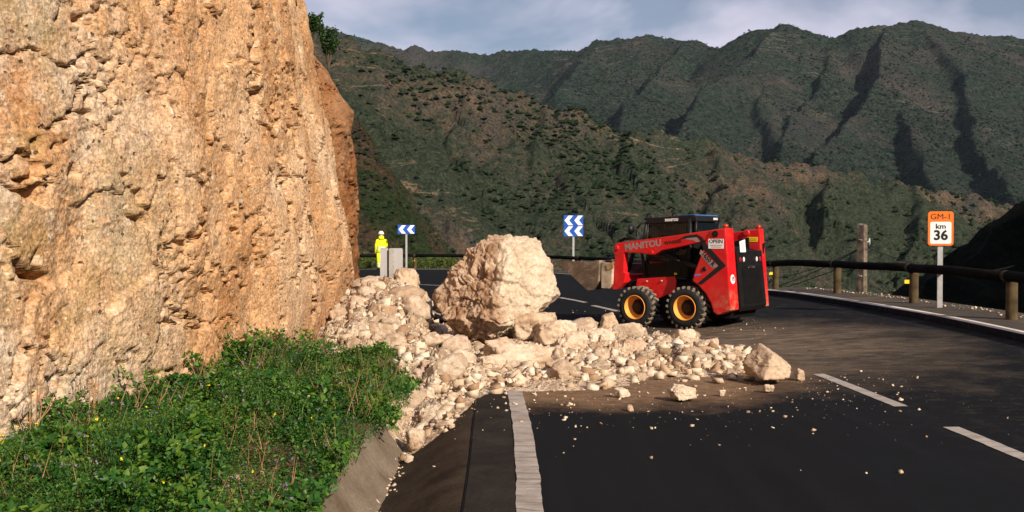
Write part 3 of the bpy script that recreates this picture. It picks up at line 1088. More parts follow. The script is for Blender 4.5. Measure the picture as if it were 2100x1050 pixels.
def scatter_bushes(name, XY, Z, n, r0, r1, mat, gate, seed, label, zmin=-30):
    X, Y = XY
    g = np.random.default_rng(seed)
    nr, nc = X.shape
    i = g.integers(1, nr - 1, n * 3)
    j = g.integers(1, nc - 1, n * 3)
    x, y, z = X[i, j], Y[i, j], Z[i, j]
    dx = g.uniform(-.5, .5, len(x)) * (X[i, np.minimum(j + 1, nc - 1)] - x)
    P = np.stack([x + dx, y, z], 1)
    m = (z > zmin) & (gate(P) > g.uniform(0, 1, len(P)))
    P = P[m][:n]
    k = len(P)
    bv, bf = OCT
    sc = r0 + (r1 - r0) * g.uniform(0, 1, k) ** 2.2
    jit = 1 + g.uniform(-.38, .38, (k, len(bv)))
    ang = g.uniform(0, 6.28, k)
    c, s = np.cos(ang), np.sin(ang)
    vx = bv[:, 0][None] * c[:, None] - bv[:, 1][None] * s[:, None]
    vy = bv[:, 0][None] * s[:, None] + bv[:, 1][None] * c[:, None]
    vz = np.repeat(bv[:, 2][None], k, 0) * g.uniform(.6, .95, (k, 1)) + .35
    V = np.stack([vx * jit, vy * jit, vz * jit], -1) * sc[:, None, None] + P[:, None, :]
    Fc = bf[None] + (np.arange(k) * len(bv))[:, None, None]
    me = mesh_np(name, V.reshape(-1, 3), Fc.reshape(-1, 3))
    return link(name, me, mat, kind='stuff', label=label, category='scrub')


scatter_bushes('hill_scrub', gN, ZN, 26000, .35, 1.7, MAT['scrub'], lambda P: .10 + .9 * sstep(-.15, .35, fbm(P * .02 + 5, 3)), 3, 'dark low bushes dotted over the brown hill beyond the road')
scatter_bushes('hillside_scrub', gS, ZS, 9000, .2, .75, MAT['scrub'], lambda P: .25 + .75 * sstep(-.2, .3, fbm(P * .03 + 5, 3)), 4, 'green scrub covering the near hillside beside the cliff')
scatter_bushes('mountain_scrub', gF, ZF, 42000, .8, 2.1, MAT['scrubfar'], lambda P: .2 + .8 * sstep(-.3, .25, fbm(P * .006 + 5, 3)), 5, 'dense dark scrub covering the far mountains')

# ------------------------------------------------------------------ rocks
def rock_verts(seed, sub, cuts=11, rough=.10, flat=1.0, base=None):
    g = np.random.default_rng(seed)
    v, f = ico(sub)
    if base is None:
        # a jointed block: six skewed faces, then random corner breaks
        ax = np.array([[1, 0, 0], [-1, 0, 0], [0, 1, 0], [0, -1, 0], [0, 0, 1], [0, 0, -1]], float) + g.normal(0, .24, (6, 3))
        n = np.vstack([ax, g.normal(size=(cuts, 3))])
        n /= np.linalg.norm(n, axis=1, keepdims=True)
        d = np.concatenate([g.uniform(.48, .72, 6), g.uniform(.62, .90, cuts)])
    else:
        n = np.array([b[0] for b in base], float)
        n /= np.linalg.norm(n, axis=1, keepdims=True)
        d = np.array([b[1] for b in base])
    dots = v @ n.T
    r = np.min(np.where(dots > .05, d / np.maximum(dots, .05), 9), axis=1)
    r = np.minimum(r, 1.08 if base is None else 1.6)
    p = v * r[:, None]
    q = p * 1.0 + seed * 3.7
    disp = fbm(q * 1.6, 2) * rough * .45 + ridged(q * 4, 4, .6) * rough * .30 - rough * .3
    f1, f2, cid = worley(q * 3.2)
    disp += (cid - .5) * rough * .9 - .35 * rough * np.exp(-((f2 - f1) / .06) ** 2)
    e1, e2, eid = worley(q * 8.5 + fbm(q * 4, 2)[:, None] * .5)
    disp += (eid - .5) * rough * .55 + fbm(q * 14, 3, .65) * rough * .22
    p = p + v * disp[:, None]
    return p, f


VAR = []
for k in range(14):
    p, f = rock_verts(100 + k, 4 if k < 8 else 3, 8 + k % 6, .11)
    p = p * np.array([1, .72 + .04 * (k % 5), .62 + .05 * (k % 4)])
    me = mesh_np('rock_%d' % k, p, f)
    me.materials.append(MAT['rock'])
    VAR.append(me)


def mound(x, y):
    """height of the debris heap above the road or verge"""
    G = lambda cx, cy, sx, sy, a, p=2: a * np.exp(-(np.abs((x - cx) / sx) ** p + np.abs((y - cy) / sy) ** p))
    h = G(-2.05, 15.6, 1.0, 2.7, .98) + G(-1.45, 12.2, .8, 2.0, .48, 3) + G(.30, 12.6, 1.15, 1.4, .27, 3) + G(1.75, 12.9, 1.15, 1.4, .22, 3) + G(-.85, 9.6, .36, 1.5, .32) + G(.2, 10.5, 1.3, .9, .09, 3) + G(2.3, 11.5, .8, 1.2, .07)
    return h - .055


def zbase(x, y):
    x = np.asarray(x, float)
    y = np.asarray(y, float)
    xj = np.interp(y, inner[:, 1][:300], inner[:, 0][:300])
    d = xj - x
    zr = zroad(x, y)
    zg = zroad(xj, y) - .008 - .24 * sstep(0, .6, d)
    zv = zverge(x, y)
    return np.where(d <= 0, zr, np.where(d < .6, zg, np.where(d < .8, zg + (zv - zg) * (d - .6) / .2, zv)))


def zpile(x, y):
    m = mound(np.asarray(x, float), np.asarray(y, float))
    return zbase(x, y) + np.maximum(m, 0)


mx, my = np.meshgrid(np.arange(-3.6, 3.6, .022), np.arange(7.2, 18.5, .030), indexing='ij')
m0 = mound(mx, my)
q = np.stack([mx, my, mx * 0], -1).reshape(-1, 3)
lump = (fbm(q * 2.2, 4, .55) * .10 + fbm(q * 11, 3, .6) * .035).reshape(mx.shape)
wv_ = fbm(q * 3.1 + 4, 3, .6)[:, None] * np.array([.12, .12, 0])
lump = lump * .6
for fr, am in ((3.2, .15), (7.5, .085), (17.0, .040)):
    w1, w2, wid = worley((q + wv_ * 3.2 / fr) * fr + fr)
    tilt = perlin(q * fr * .7 + 50 * wid[:, None]) * .35
    lump += (((wid - .45) + tilt) * am - am * .5 * np.exp(-((w2 - w1) / .07) ** 2)).reshape(mx.shape) * sstep(-.02, .18, m0)
mz = zbase(mx, my) + m0 + lump * sstep(-.05, .15, m0)
mz = np.where(m0 < -.05, zbase(mx, my) - .08, mz)
ff = grid_faces(*mx.shape)
keep = (m0.ravel()[ff] > -.052).any(axis=1)
me = mesh_np('rubble_fines', np.column_stack([mx.ravel(), my.ravel(), mz.ravel()]), ff[keep], False)
link('rubble_fines', me, MAT['fines'], kind='stuff', label='pale crushed rock and earth filling the heap of the rockfall', category='rubble')

# the huge boulder
bp, bf = rock_verts(4, 7, base=[((.45, -.88, .10), .72), ((-.55, -.76, .36), .57), ((-.68, .05, .73), .60), ((-.90, -.1, .40), .80), ((.62, -.1, .78), .80), ((.03, -.08, 1), .66), ((.92, 0, .38), .82), ((.62, -.1, -.78), .56), ((.35, -.35, -.85), .60),
                                ((-.76, -.10, -.65), .74), ((-.35, -.60, -.72), .70), ((0, 1, .1), .85), ((-.9, .4, 0), .92), ((.9, -.35, .05), .86), ((.35, -.55, .76), .80), ((0, 0, -1), .80)], rough=.065)
qb = bp * 1.0 + 9
w1, w2, wid = worley(qb * np.array([4.5, 4.5, 5.5]) + fbm(qb * 3, 2)[:, None] * .4)
left = sstep(.10, -.15, bp[:, 0])
nb = bp / np.linalg.norm(bp, axis=1, keepdims=True)
bp = bp + nb * (((wid - .5) * .07 * (.22 + .78 * left)) + (fbm(qb * 4.5, 4, .6) * .022 + fbm(qb * 13, 4, .65) * .012) * (.55 + .45 * left) - .05 * left * np.exp(-((w2 - w1) / .05) ** 2))[:, None]
bp = bp * np.array([.96, 1, 1.08])
me = mesh_np('boulder', bp, bf, False)
bc = pix(1017, 600, 13.0)
bo = link('boulder', me, MAT['boulder'], label='huge pale boulder with a brown left side on the rubble', category='boulder')
bo.location = bc
bo.rotation_euler = (0, 0, 0.0)

named = [
    # x, y, width px, height px, distance, yaw, label
    (1098, 668, 112, 96, 12.6, .2, 'pale block wedged under the right side of the huge boulder'),
    (1080, 737, 180, 84, 11.5, .1, 'longest pale slab lying in front of the huge boulder'),
    (1140, 690, 96, 78, 12.3, .6, 'jagged pale block between the longest slab and the boulder'),
    (1005, 752, 64, 56, 11.2, 1.2, 'rough pale stone at the left end of the longest slab'),
    (1230, 715, 74, 52, 12.2, .3, 'flat pale stone right of the tan leaning slab'),
    (955, 745, 60, 48, 11.3, .7, 'tan stone in the shade left of the longest slab'),
    (790, 705, 64, 46, 12.4, .4, 'pale stone in the lower heap above the green plants'),
    (740, 665, 56, 44, 13.4, .2, 'pale stone against the cliff above the green plants'),
    (1025, 722, 70, 60, 11.9, .8, 'pale stone tucked below the bottom tip of the huge boulder'),
    (1172, 708, 72, 66, 11.9, .5, 'tan leaning slab at the right end of the longest pale slab'),
    (1580, 748, 108, 84, 10.05, .4, 'pointed boulder standing alone at the right end of the rubble'),
    (1402, 806, 66, 38, 8.95, .0, 'largest stone lying alone on the dark road in front of the rubble'),
    (832, 610, 62, 84, 15.6, .3, 'upright pale block crowning the heap below the grey sign'),
    (862, 622, 40, 48, 15.2, 1.3, 'brown stone right beside the upright block on the heap'),
    (907, 704, 58, 44, 12.1, .2, 'squarish tan stone below the left foot of the huge boulder'),
    (842, 690, 66, 50, 12.9, .9, 'broad pale stone in the middle of the heap by the cliff'),
    (1405, 702, 46, 58, 12.7, .1, 'upright pale stone below the rear wheel of the loader'),
    (1246, 668, 52, 56, 13.5, .6, 'pointed stone with a shaded left face beside the front wheel'),
    (1190, 662, 50, 46, 13.9, 1.1, 'pale stone between the huge boulder and the front wheel'),
    (1302, 728, 62, 46, 11.9, .4, 'pale wedge-shaped stone in the middle of the debris right of boulder'),
    (1312, 690, 40, 34, 13.0, .2, 'small pale stone directly in front of the front wheel'),
    (1455, 712, 42, 38, 12.6, .7, 'pale stone at the back of the debris right of rear wheel'),
    (852, 880, 40, 50, 7.75, .3, 'tan stone caught on the kerb above the ditch'),
    (838, 928, 21, 20, 7.35, .0, 'round stone in the bottom of the ditch'),
    (887, 792, 62, 46, 10.3, .5, 'rounded tan stone at the front edge above the ditch'),
    (932, 790, 44, 46, 10.2, 1.9, 'yellowish stone beside the rounded stone above the ditch'),
    (700, 690, 52, 40, 13.3, .4, 'pale stone lying against the foot of the cliff'),
    (770, 640, 46, 36, 14.6, .9, 'pale stone high on the heap next to the cliff'),
    (1640, 760, 22, 28, 10.2, .2, 'small stone just right of the pointed boulder'),
    (1480, 800, 18, 18, 9.2, .2, 'small stone between the lone stone and the pointed boulder'),
    (1577, 796, 24, 18, 9.4, .5, 'small stone in front of the pointed boulder'),
    (1293, 838, 16, 17, 8.4, .2, 'small rounded stone nearest the camera on the dark road'),
    (1275, 805, 32, 22, 9.2, .9, 'pale stone at the front edge of the debris right of the edge line'),
    (965, 640, 30, 30, 13.9, .9, 'small stone in the shade left of the huge boulder'),
]
for k, (x, y, w, h, D, yaw, lab) in enumerate(named):
    sx, sz = w / 2 * D / F_PX, h / 2 * D / F_PX
    p, f = rock_verts(300 + k * 7, 5 if w > 60 else 4, 9 + k % 5, .11)
    e = np.abs(p).max(axis=0)
    p = p / e * np.array([1, .85, 1])
    if 'pointed boulder standing' in lab:
        base = [((-.80, -.35, .42), .62), ((.66, -.3, .62), .60), ((.1, -1, .25), .62), ((0, 0, -1), .80), ((.9, -.3, -.2), .88), ((-1, 0, -.3), .95), ((0, 1, .1), .8), ((.45, -.8, .1), .72)]
        p, f = rock_verts(777, 5, base=base, rough=.07)
        p = p / np.abs(p).max(axis=0)
    c, s = math.cos(yaw * .35), math.sin(yaw * .35)
    p = p * np.array([sx, (sx + sz) * .5, sz])
    p = p @ np.array([[c, s, 0], [-s, c, 0], [0, 0, 1]])
    me = mesh_np('rubble_stone', p, f)
    pos = pix(x, y, D)
    o = link('rubble_stone', me, MAT['rock'], label=lab, category='rock')
    gz = float(zpile(pos[0], pos[1]))
    o.location = (pos[0], pos[1], pos[2])
    o.location.z = min(max(pos[2], gz + sz * .12), gz + sz * .9)

# counted stones: the larger ones of the fall, one object each
groups = [
    ('stones at the top of the cliff heap', 'broken pale stone near the top of the heap by the cliff'),
    ('stones half way down the cliff heap', 'broken pale stone half way down the heap by the cliff'),
    ('stones at the front of the cliff heap', 'broken pale stone at the front of the heap above the ditch'),
    ('stones left of the edge line', 'broken pale stone before the huge boulder where the edge line vanishes'),
    ('stones right of the edge line', 'broken pale stone before the huge boulder right of the edge line'),
    ('stones at the back before the loader', 'broken pale stone at the back of the debris before the loader wheels'),
    ('stones in the middle of the low debris', 'broken pale stone in the low debris between slab and lone road stone'),
    ('stones near the pointed boulder', 'broken pale stone in the low debris left of the pointed boulder'),
]
cnt = 0
tries = 0
placed = []
gr = random.Random(21)
while cnt < 262 and tries < 20000:
    tries += 1
    x = gr.uniform(-3.1, 3.1)
    y = gr.uniform(7.4, 16.5)
    m = float(mound(np.array(x), np.array(y)))
    if m < .0 or gr.random() > min(1, .25 + m * 2.2):
        continue
    r = min(.30, .075 * (1 - gr.random()) ** -.5)
    r *= .85 + .5 * min(m, .5)
    if any((x - a) ** 2 + (y - b) ** 2 < ((r + c) * .62) ** 2 for a, b, c in placed):
        continue
    if (x - bc[0]) ** 2 + (y - bc[1]) ** 2 < .35:
        continue
    placed.append((x, y, r))
    gi = (0 if y > 14.2 else 1 if y > 12 else 2) if x < -.75 else ((3 if x < .1 else 4) if x < .95 else (5 if y > 12.4 else 6 if x < 1.9 else 7))
    o = link('rubble_stone', VAR[gr.randrange(14)], None, label=groups[gi][1], category='rock', group=groups[gi][0])
    o.location = (x, y, float(zpile(x, y)) + r * .22)
    o.scale = (r, r, r * gr.uniform(.9, 1.25))
    o.rotation_euler = (gr.uniform(-.5, .5), gr.uniform(-.5, .5), gr.uniform(0, 6.28))
    cnt += 1

CHIP = (np.array([[x, y, z] for x in (-.8, .8) for y in (-.8, .8) for z in (-.8, .8)], float),
        np.array([[0, 1, 3], [0, 3, 2], [4, 6, 7], [4, 7, 5], [0, 4, 5], [0, 5, 1], [2, 3, 7], [2, 7, 6], [1, 5, 7], [1, 7, 3], [0, 2, 6], [0, 6, 4]]))
# the rest: gravel and crumbs, past counting
def gravel(name, n, sampler, rmin, rmax, pw, seed, mat, label):
    g = np.random.default_rng(seed)
    xs, ys = sampler(g, n)
    k = len(xs)
    bv, bf = CHIP
    bv = bv[None] * g.uniform([.8, .5, .28], [1.25, .95, .7], (k, 3))[:, None, :]
    r = rmin + (rmax - rmin) * g.uniform(0, 1, k) ** pw
    jit = 1 + g.uniform(-.45, .25, bv.shape[:2])
    z = zpile(xs, ys) + r * .3
    A = g.uniform(0, 6.28, (k, 3))
    V = bv * jit[..., None] + g.uniform(-.28, .28, bv.shape)
    # cut one side flat for an angular look
    n1 = g.normal(size=(k, 3))
    n1 /= np.linalg.norm(n1, axis=1, keepdims=True)
    for q_ in range(3):
        n1 = np.roll(n1, 1, axis=1) * np.array([1, -1, 1])
        d = np.einsum('kij,kj->ki', V, n1)
        V = V - np.clip(d - .7, 0, None)[..., None] * n1[:, None, :]
    c, s = np.cos(A[:, 0])[:, None], np.sin(A[:, 0])[:, None]
    x, y = V[..., 0] * c - V[..., 1] * s, V[..., 0] * s + V[..., 1] * c
    c, s = np.cos(A[:, 1])[:, None], np.sin(A[:, 1])[:, None]
    y, zz = y * c - V[..., 2] * s, y * s + V[..., 2] * c
    V = np.stack([x, y, zz], -1) * r[:, None, None] + np.stack([xs, ys, z], 1)[:, None, :]
    Fc = bf[None] + (np.arange(k) * V.shape[1])[:, None, None]
    me = mesh_np(name, V.reshape(-1, 3), Fc.reshape(-1, 3))
    return link(name, me, mat, kind='stuff', label=label, category='gravel')


def samp_pile(g, n):
    x = g.uniform(-3.3, 3.6, n * 14)
    y = g.uniform(7.3, 17.2, n * 14)
    m = mound(x, y)
    k = g.uniform(0, 1, len(x)) < sstep(-.045, .08, m) * np.clip(1.25 - (y - 9) * .08, .3, 1)
    return x[k][:n], y[k][:n]


def samp_road(g, n):
    t = np.abs(g.normal(0, 1, n * 3))
    a = g.uniform(0, 1, n * 3)
    x = -.9 + 4.9 * a + g.normal(0, .3, n * 3)
    y = np.interp(a, [0, .25, .5, .75, 1], [8.6, 9.4, 9.2, 9.7, 10.6]) - t * 1.25 + .3
    k = (x > -1.0) & (y > 4.0)
    return x[k][:n], y[k][:n]


gm = NB('gravel_limestone', 0.92, 0.1)
gcol = gm.ramp(gm.rand_island(), [(0.05, (0.31, 0.195, 0.12)), (0.25, (0.46, 0.335, 0.225)), (0.6, (0.57, 0.45, 0.33)), (0.95, (0.66, 0.56, 0.44))])
gcol = gm.mix(1.0, gcol, gm.ramp(gm.noise(gm.co(), 26, 5, 0.7), [(0.3, 0.72), (0.7, 1.15)]), 'MULTIPLY')
MAT['gravel'] = gm.done(gcol, gm.bump(gm.noise(gm.co(), 60, 4, 0.7), 0.5, 0.01))
gravel('rubble_gravel', 11000, samp_pile, .006, .10, 5.5, 5, MAT['gravel'], 'small broken stones filling the gaps of the rockfall')
gravel('road_crumbs', 520, samp_road, .003, .022, 4.5, 6, MAT['gravel'], 'tiny stone crumbs strewn over the dark road')


def samp_far(g, n):
    return g.uniform(.8, 4.6, n), 17.5 + g.normal(0, 2.4, n)


gravel('dust_crumbs', 260, samp_far, .005, .02, 3.0, 8, MAT['gravel'], 'tiny stone crumbs round the loader wheels')


def samp_kerb(g, n):
    t = g.uniform(.15, .75, n)
    y = g.uniform(9, 24, n)
    xo = np.interp(y, outer[:, 1][:260], outer[:, 0][:260])
    return xo + 1.0 + g.normal(0, .12, n), y


def gravel_sh(n, seed):
    g = np.random.default_rng(seed)
    xs, ys = samp_kerb(g, n)
    bv, bf = ICO1
    r = .006 + .022 * g.uniform(0, 1, n) ** 3
    V = bv[None] * (1 + g.uniform(-.3, .3, (n, len(bv), 1))) * r[:, None, None] * np.array([1, 1, .7]) + np.stack([xs, ys, zsh(xs, ys) + r * .2], 1)[:, None, :]
    me = mesh_np('shoulder_gravel', V.reshape(-1, 3), (bf[None] + (np.arange(n) * len(bv))[:, None, None]).reshape(-1, 3))
    link('shoulder_gravel', me, MAT['gravel'], kind='stuff', label='fine pale gravel along the foot of the guard rail', category='gravel')


gravel_sh(300, 9)


def samp_ditch(g, n):
    y = g.uniform(4.5, 9.5, n)
    return jointx(y) - .58 + g.normal(0, .035, n), y


gravel('ditch_gravel', 420, samp_ditch, .004, .022, 2.6, 12, MAT['gravel'], 'line of orange grit in the bottom of the ditch')

# ------------------------------------------------------------------ skid steer loader
RW = -.75
ld = empty('skid_steer_loader', (3.504, 17.113, -.07), math.radians(140), label='red and black skid steer loader with raised bucket behind the rubble', category='loader')


def part(name, bm, mat, parent=None, smooth=False, bev=0.0, **props):
    if bev:
        bmesh.ops.recalc_face_normals(bm, faces=bm.faces)
        bevel(bm, bev)
    return link(name, bm_mesh(name, bm, smooth), mat, parent if parent is not None else ld, **props)


def prism_part(name, poly, y0, y1, mat, parent=None, bev=.008, **props):
    bm = bmesh.new()
    add_prism_y(bm, poly, y0, y1)
    return part(name, bm, mat, parent, bev=bev, **props)


def box_part(name, c, s, mat, parent=None, rot=None, bev=.006, **props):
    bm = bmesh.new()
    add_box(bm, c, s, rot)
    return part(name, bm, mat, parent, bev=bev, **props)


def text_part(name, txt, size, mat, parent, M, sx=1.0, thick=.002, bold=.0, shear=0.0):
    cu = bpy.data.curves.new(name, 'FONT')
    cu.body = txt
    cu.size = size
    cu.align_x = 'CENTER'
    cu.align_y = 'CENTER'
    cu.extrude = thick
    cu.offset = bold
    cu.shear = shear
    cu.resolution_u = 3
    t = bpy.data.objects.new(name, cu)
    C.objects.link(t)
    dg = bpy.context.evaluated_depsgraph_get()
    me = bpy.data.meshes.new_from_object(t.evaluated_get(dg))
    bpy.data.objects.remove(t)
    bpy.data.curves.remove(cu)
    me.transform(M @ Matrix.Diagonal((sx, 1, 1, 1)))
    me.materials.clear()
    return link(name, me, mat, parent)


def side_M(u, z, y, ang=0.0):
    """text on the loader's left side: reads from front (left in view) to rear"""
    # text x -> -u, text y -> +z, text normal -> +y
    B = Matrix(((-1, 0, 0, u), (0, 0, 1, y), (0, 1, 0, z), (0, 0, 0, 1)))
    return B @ Matrix.Rotation(ang, 4, 'Z')


def rear_M(y, z, u, ang=0.0):
    # seen from behind: text x -> -y, text y -> +z, normal -> -u
    B = Matrix(((0, 0, -1, u), (-1, 0, 0, y), (0, 1, 0, z), (0, 0, 0, 1)))
    return B @ Matrix.Rotation(ang, 4, 'Z')


# chassis: black tub between the wheels, red lower side panels
prism_part('chassis', [(1.30, .28), (1.38, .46), (1.38, .80), (-.10, .80), (-.62, .62), (-.78, .40), (-.70, .20), (1.2, .20)], -.47, .47, MAT['blackm'])
for sgn in (1, -1):
    y0, y1 = (.472, .512) if sgn > 0 else (-.512, -.472)
    prism_part('side_panel', [(1.165, .71), (1.150, .838), (.356, .902), (.33, .82), (.34, .62), (.52, .565), (.739, .478)], y0, y1, MAT['red'])
    # inner tower wall behind the wheel
    prism_part('inner_panel', [(.20, .80), (-.10, 1.46), (-.62, 1.60), (-.70, .42), (-.40, .42), (-.1, .70)], .40 * sgn - .02, .40 * sgn + .02, MAT['blackm'])
# bolts on the side panel
for u, z in ((.93, .80), (.62, .815)):
    bm = bmesh.new()
    add_lathe_y(bm, [(.0001, .03), (.012, .03), (.016, 0)], 10, (u, .512, z))
    part('bolt', bm, MAT['galv'])

# rear towers: side sheet, folded round the corner
tower = [(-.476, 1.722), (-.746, 1.756), (-.862, .363), (-.60, .272), (-.529, .316), (-.481, .466), (-.381, .628), (-.238, .764), (-.122, .837), (-.165, .993), (-.345, 1.43), (-.377, 1.54)]
for sgn in (1, -1):
    y0, y1 = (.44, .74) if sgn > 0 else (-.74, -.56)
    prism_part('tower', tower, y0, y1, MAT['red'], bev=.022, **({'label': 'red rear tower with scuffed corner'} if sgn > 0 else {}))
    # upper pivot and pivot bolts
    bm = bmesh.new()
    add_lathe_y(bm, [(.0001, .022), (.035, .022), (.035, .012), (.058, .010), (.058, 0)], 20, (-.56, .74 * sgn if sgn > 0 else -.74, 1.655))
    part('pivot_pin', bm, MAT['black'])
    bm = bmesh.new()
    add_lathe_y(bm, [(.0001, .020), (.03, .020), (.042, .008), (.042, 0)], 16, (-.36, .74, 1.055 + (0 if sgn > 0 else .001)))
    if sgn > 0:
        part('pivot_pin', bm, MAT['black'])
    else:
        bm.free()
    # beacon
    bm = bmesh.new()
    r = add_lathe_y(bm, [(.0001, .0), (.045, .0), (.05, .02), (.05, .05), (.042, .075), (.0001, .08)], 18, (0, 0, 0))
    bmesh.ops.rotate(bm, verts=bm.verts, matrix=Matrix.Rotation(math.pi / 2, 3, 'X'))
    bmesh.ops.translate(bm, verts=bm.verts, vec=(-.70, .63 * sgn, 1.745))
    part('beacon', bm, MAT['amber'], smooth=True)

# right tower's inner face is seen over the bonnet: yellow label, pivot
box_part('warning_label', (-.62, -.556, 1.562), (.20, .003, .085), MAT['yellow'], bev=0)
for k in range(2):
    box_part('label_print', (-.62, -.5535, 1.572 - .025 * k), (.15, .002, .006), MAT['ink'], bev=0)
bm = bmesh.new()
add_lathe_y(bm, [(.0001, .02), (.05, .018), (.062, 0)], 18, (-.50, -.56, 1.68))
part('pivot_pin', bm, MAT['red'])

# lift arms
arm = [(1.528, 1.30), (1.505, 1.45), (1.455, 1.490), (.335, 1.621), (-.252, 1.695), (-.60, 1.735), (-.62, 1.56), (-.40, 1.545), (-.252, 1.512), (.155, 1.428), (.50, 1.368), (.64, 1.29), (.75, 1.285), (.949, 1.316), (1.28, 1.322), (1.462, 1.251)]
leg = [(1.500, 1.252), (1.293, 1.318), (1.305, .959), (1.262, .946), (1.295, .769), (1.44, .64), (1.53, .63), (1.580, .66)]
for sgn in (1, -1):
    y0, y1 = (.585, .72) if sgn > 0 else (-.72, -.585)
    prism_part('lift_arm', arm, y0, y1, MAT['red'], bev=.012)
    y0, y1 = (.575, .715) if sgn > 0 else (-.715, -.575)
    prism_part('arm_leg', leg, y0, y1, MAT['red'], bev=.012)
    bm = bmesh.new()
    add_lathe_y(bm, [(.0001, .03), (.03, .03), (.045, .018), (.045, .002), (.07, 0)], 18, (1.445, .72 * sgn, 1.405))
    if sgn < 0:
        bmesh.ops.scale(bm, vec=(1, 1, 1), verts=bm.verts)
    part('pivot_pin', bm, MAT['red'])
    # lift cylinder and rod behind the arm
    bm = bmesh.new()
    add_tube(bm, [(-.38, .52 * sgn, .98), (.20, .53 * sgn, 1.16)], .05, 12)
    add_tube(bm, [(.18, .53 * sgn, 1.155), (.68, .56 * sgn, 1.32)], .027, 10)
    part('lift_cylinder', bm, MAT['black'], smooth=True)
bm = bmesh.new()
add_lathe_y(bm, [(.0001, .03), (.03, .03), (.038, .012), (.038, 0)], 16, (.70, .72, 1.325))
part('pivot_pin', bm, MAT['red'])
# arm crossbar at the front and tilt cylinder
box_part('crossbar', (1.42, 0, .84), (.16, 1.17, .14), MAT['red'])
for yy in (.30, -.30):
    bm = bmesh.new()
    add_tube(bm, [(1.36, yy, 1.34), (1.47, yy, .98)], .045, 12)
    add_tube(bm, [(1.47, yy, .98), (1.53, yy, .80)], .025, 10)
    part('tilt_cylinder', bm, MAT['black'], smooth=True)

# bucket: floor, back, side plates, lip, coupler
prof = [(2.685, 1.105), (2.0, .63), (1.915, .645), (1.80, .80), (1.78, 1.135)]
bm = bmesh.new()
th = .022
outer_p = [(2.70, 1.10), (2.02, .612), (1.92, .622), (1.775, .79), (1.755, 1.15)]
inner_p = [(1.785, 1.15), (1.805, .80), (1.935, .648), (2.0, .64), (2.67, 1.115)]
add_prism_y(bm, outer_p + inner_p, -.83, .83)
bucket = part('bucket', bm, MAT['steel'], bev=.004)
for sgn in (1, -1):
    prism_part('bucket_side', [(2.71, 1.108), (2.60, 1.155), (1.875, 1.138), (1.75, 1.152), (1.77, .79), (1.918, .618), (2.022, .608)], .831 * sgn if sgn > 0 else -.853, .853 if sgn > 0 else -.831, MAT['steel'], bucket, bev=.004)
box_part('bucket_lip', (1.83, 0, 1.155), (.12, 1.64, .03), MAT['steel'], bucket)
palesteel = plain('pale_worn_steel', (0.40, 0.32, 0.235), 0.6, 0.35, 0.45, 7)
for sgn in (1, -1):
    prism_part('coupler_plate', [(1.745, 1.135), (1.53, 1.13), (1.50, 1.07), (1.515, .74), (1.585, .655), (1.745, .655)], .73 if sgn > 0 else -.80, .80 if sgn > 0 else -.73, palesteel, bucket)
prism_part('coupler_back', [(1.745, 1.10), (1.60, 1.10), (1.60, .70), (1.745, .70)], -.72, .72, MAT['steel'], bucket)
box_part('coupler_hook', (1.545, .805, 1.07), (.16, .02, .10), plain('rust_steel', (0.33, 0.20, 0.10), 0.8, 0.2, 0.4, 8), bucket, Matrix.Rotation(.35, 3, 'Y'))

# cab: pillars, roof, screens, glass, seat
cab = box_part('cab_floor', (.52, 0, .82), (1.0, .80, .06), MAT['blackm'])
roof = prism_part('cab_roof', [(1.02, 1.925), (.99, 1.955), (.14, 1.985), (-.02, 1.980), (-.05, 1.88), (.08, 1.87), (.90, 1.845), (1.03, 1.845)], -.45, .45, MAT['black'], bev=.015)
prism_part('roof_cap', [(.36, 1.980), (.30, 1.998), (.02, 2.006), (-.015, 1.984), (.14, 1.988)], -.43, .43, MAT['bluesheen'], roof, bev=.008)
bm = bmesh.new()
add_box(bm, (-.022, 0, 1.765), (.006, .76, .19))
part('rear_window', bm, MAT['glass'])
box_part('rear_window_frame', (-.02, 0, 1.645), (.04, .84, .05), MAT['black'])
for sgn in (1, -1):
    y = .42 * sgn
    for a, b2, r in (((1.02, y, .86), (1.10, y, 1.30), .03), ((1.10, y, 1.30), (.99, y, 1.93), .03), ((.12, y, .86), (.10, y, 1.93), .045), ((-.01, y, 1.55), (-.02, y, 1.90), .025), ((1.08, y, .86), (.10, y, .86), .03)):
        bm = bmesh.new()
        add_tube(bm, [a, b2], r, 8)
        part('cab_pillar', bm, MAT['black'], smooth=True)
    # wire mesh over the side window
    bm = bmesh.new()
    for k in range(17):
        u = .17 + k * .052
        add_box(bm, (u, y, 1.40), (.006, .006, 1.0))
    for k in range(19):
        add_box(bm, (.58, y, .90 + k * .053), (.86, .006, .006))
    part('window_screen', bm, MAT['black'])
    # solid lower cab wall and dark glazing
    prism_part('cab_wall', [(1.06, .86), (1.08, 1.12), (.62, 1.14), (.10, 1.30), (.10, .86)], y - .03 * sgn - .006, y - .03 * sgn + .006, MAT['black'], bev=0)
    bm = bmesh.new()
    add_prism_y(bm, [(1.05, 1.15), (.97, 1.85), (.14, 1.87), (.14, 1.33), (.62, 1.16)], y - .05 * sgn - .003, y - .05 * sgn + .003)
    part('side_window', bm, MAT['glass'])
bm = bmesh.new()
add_box(bm, (.30, 0, 1.02), (.42, .46, .12))
add_box(bm, (.12, 0, 1.36), (.12, .44, .62))
part('seat', bm, MAT['blackm'], bev=.03)
bm = bmesh.new()
add_box(bm, (.06, 0, 1.40), (.02, .76, 1.0))
part('cab_back', bm, MAT['blackm'])
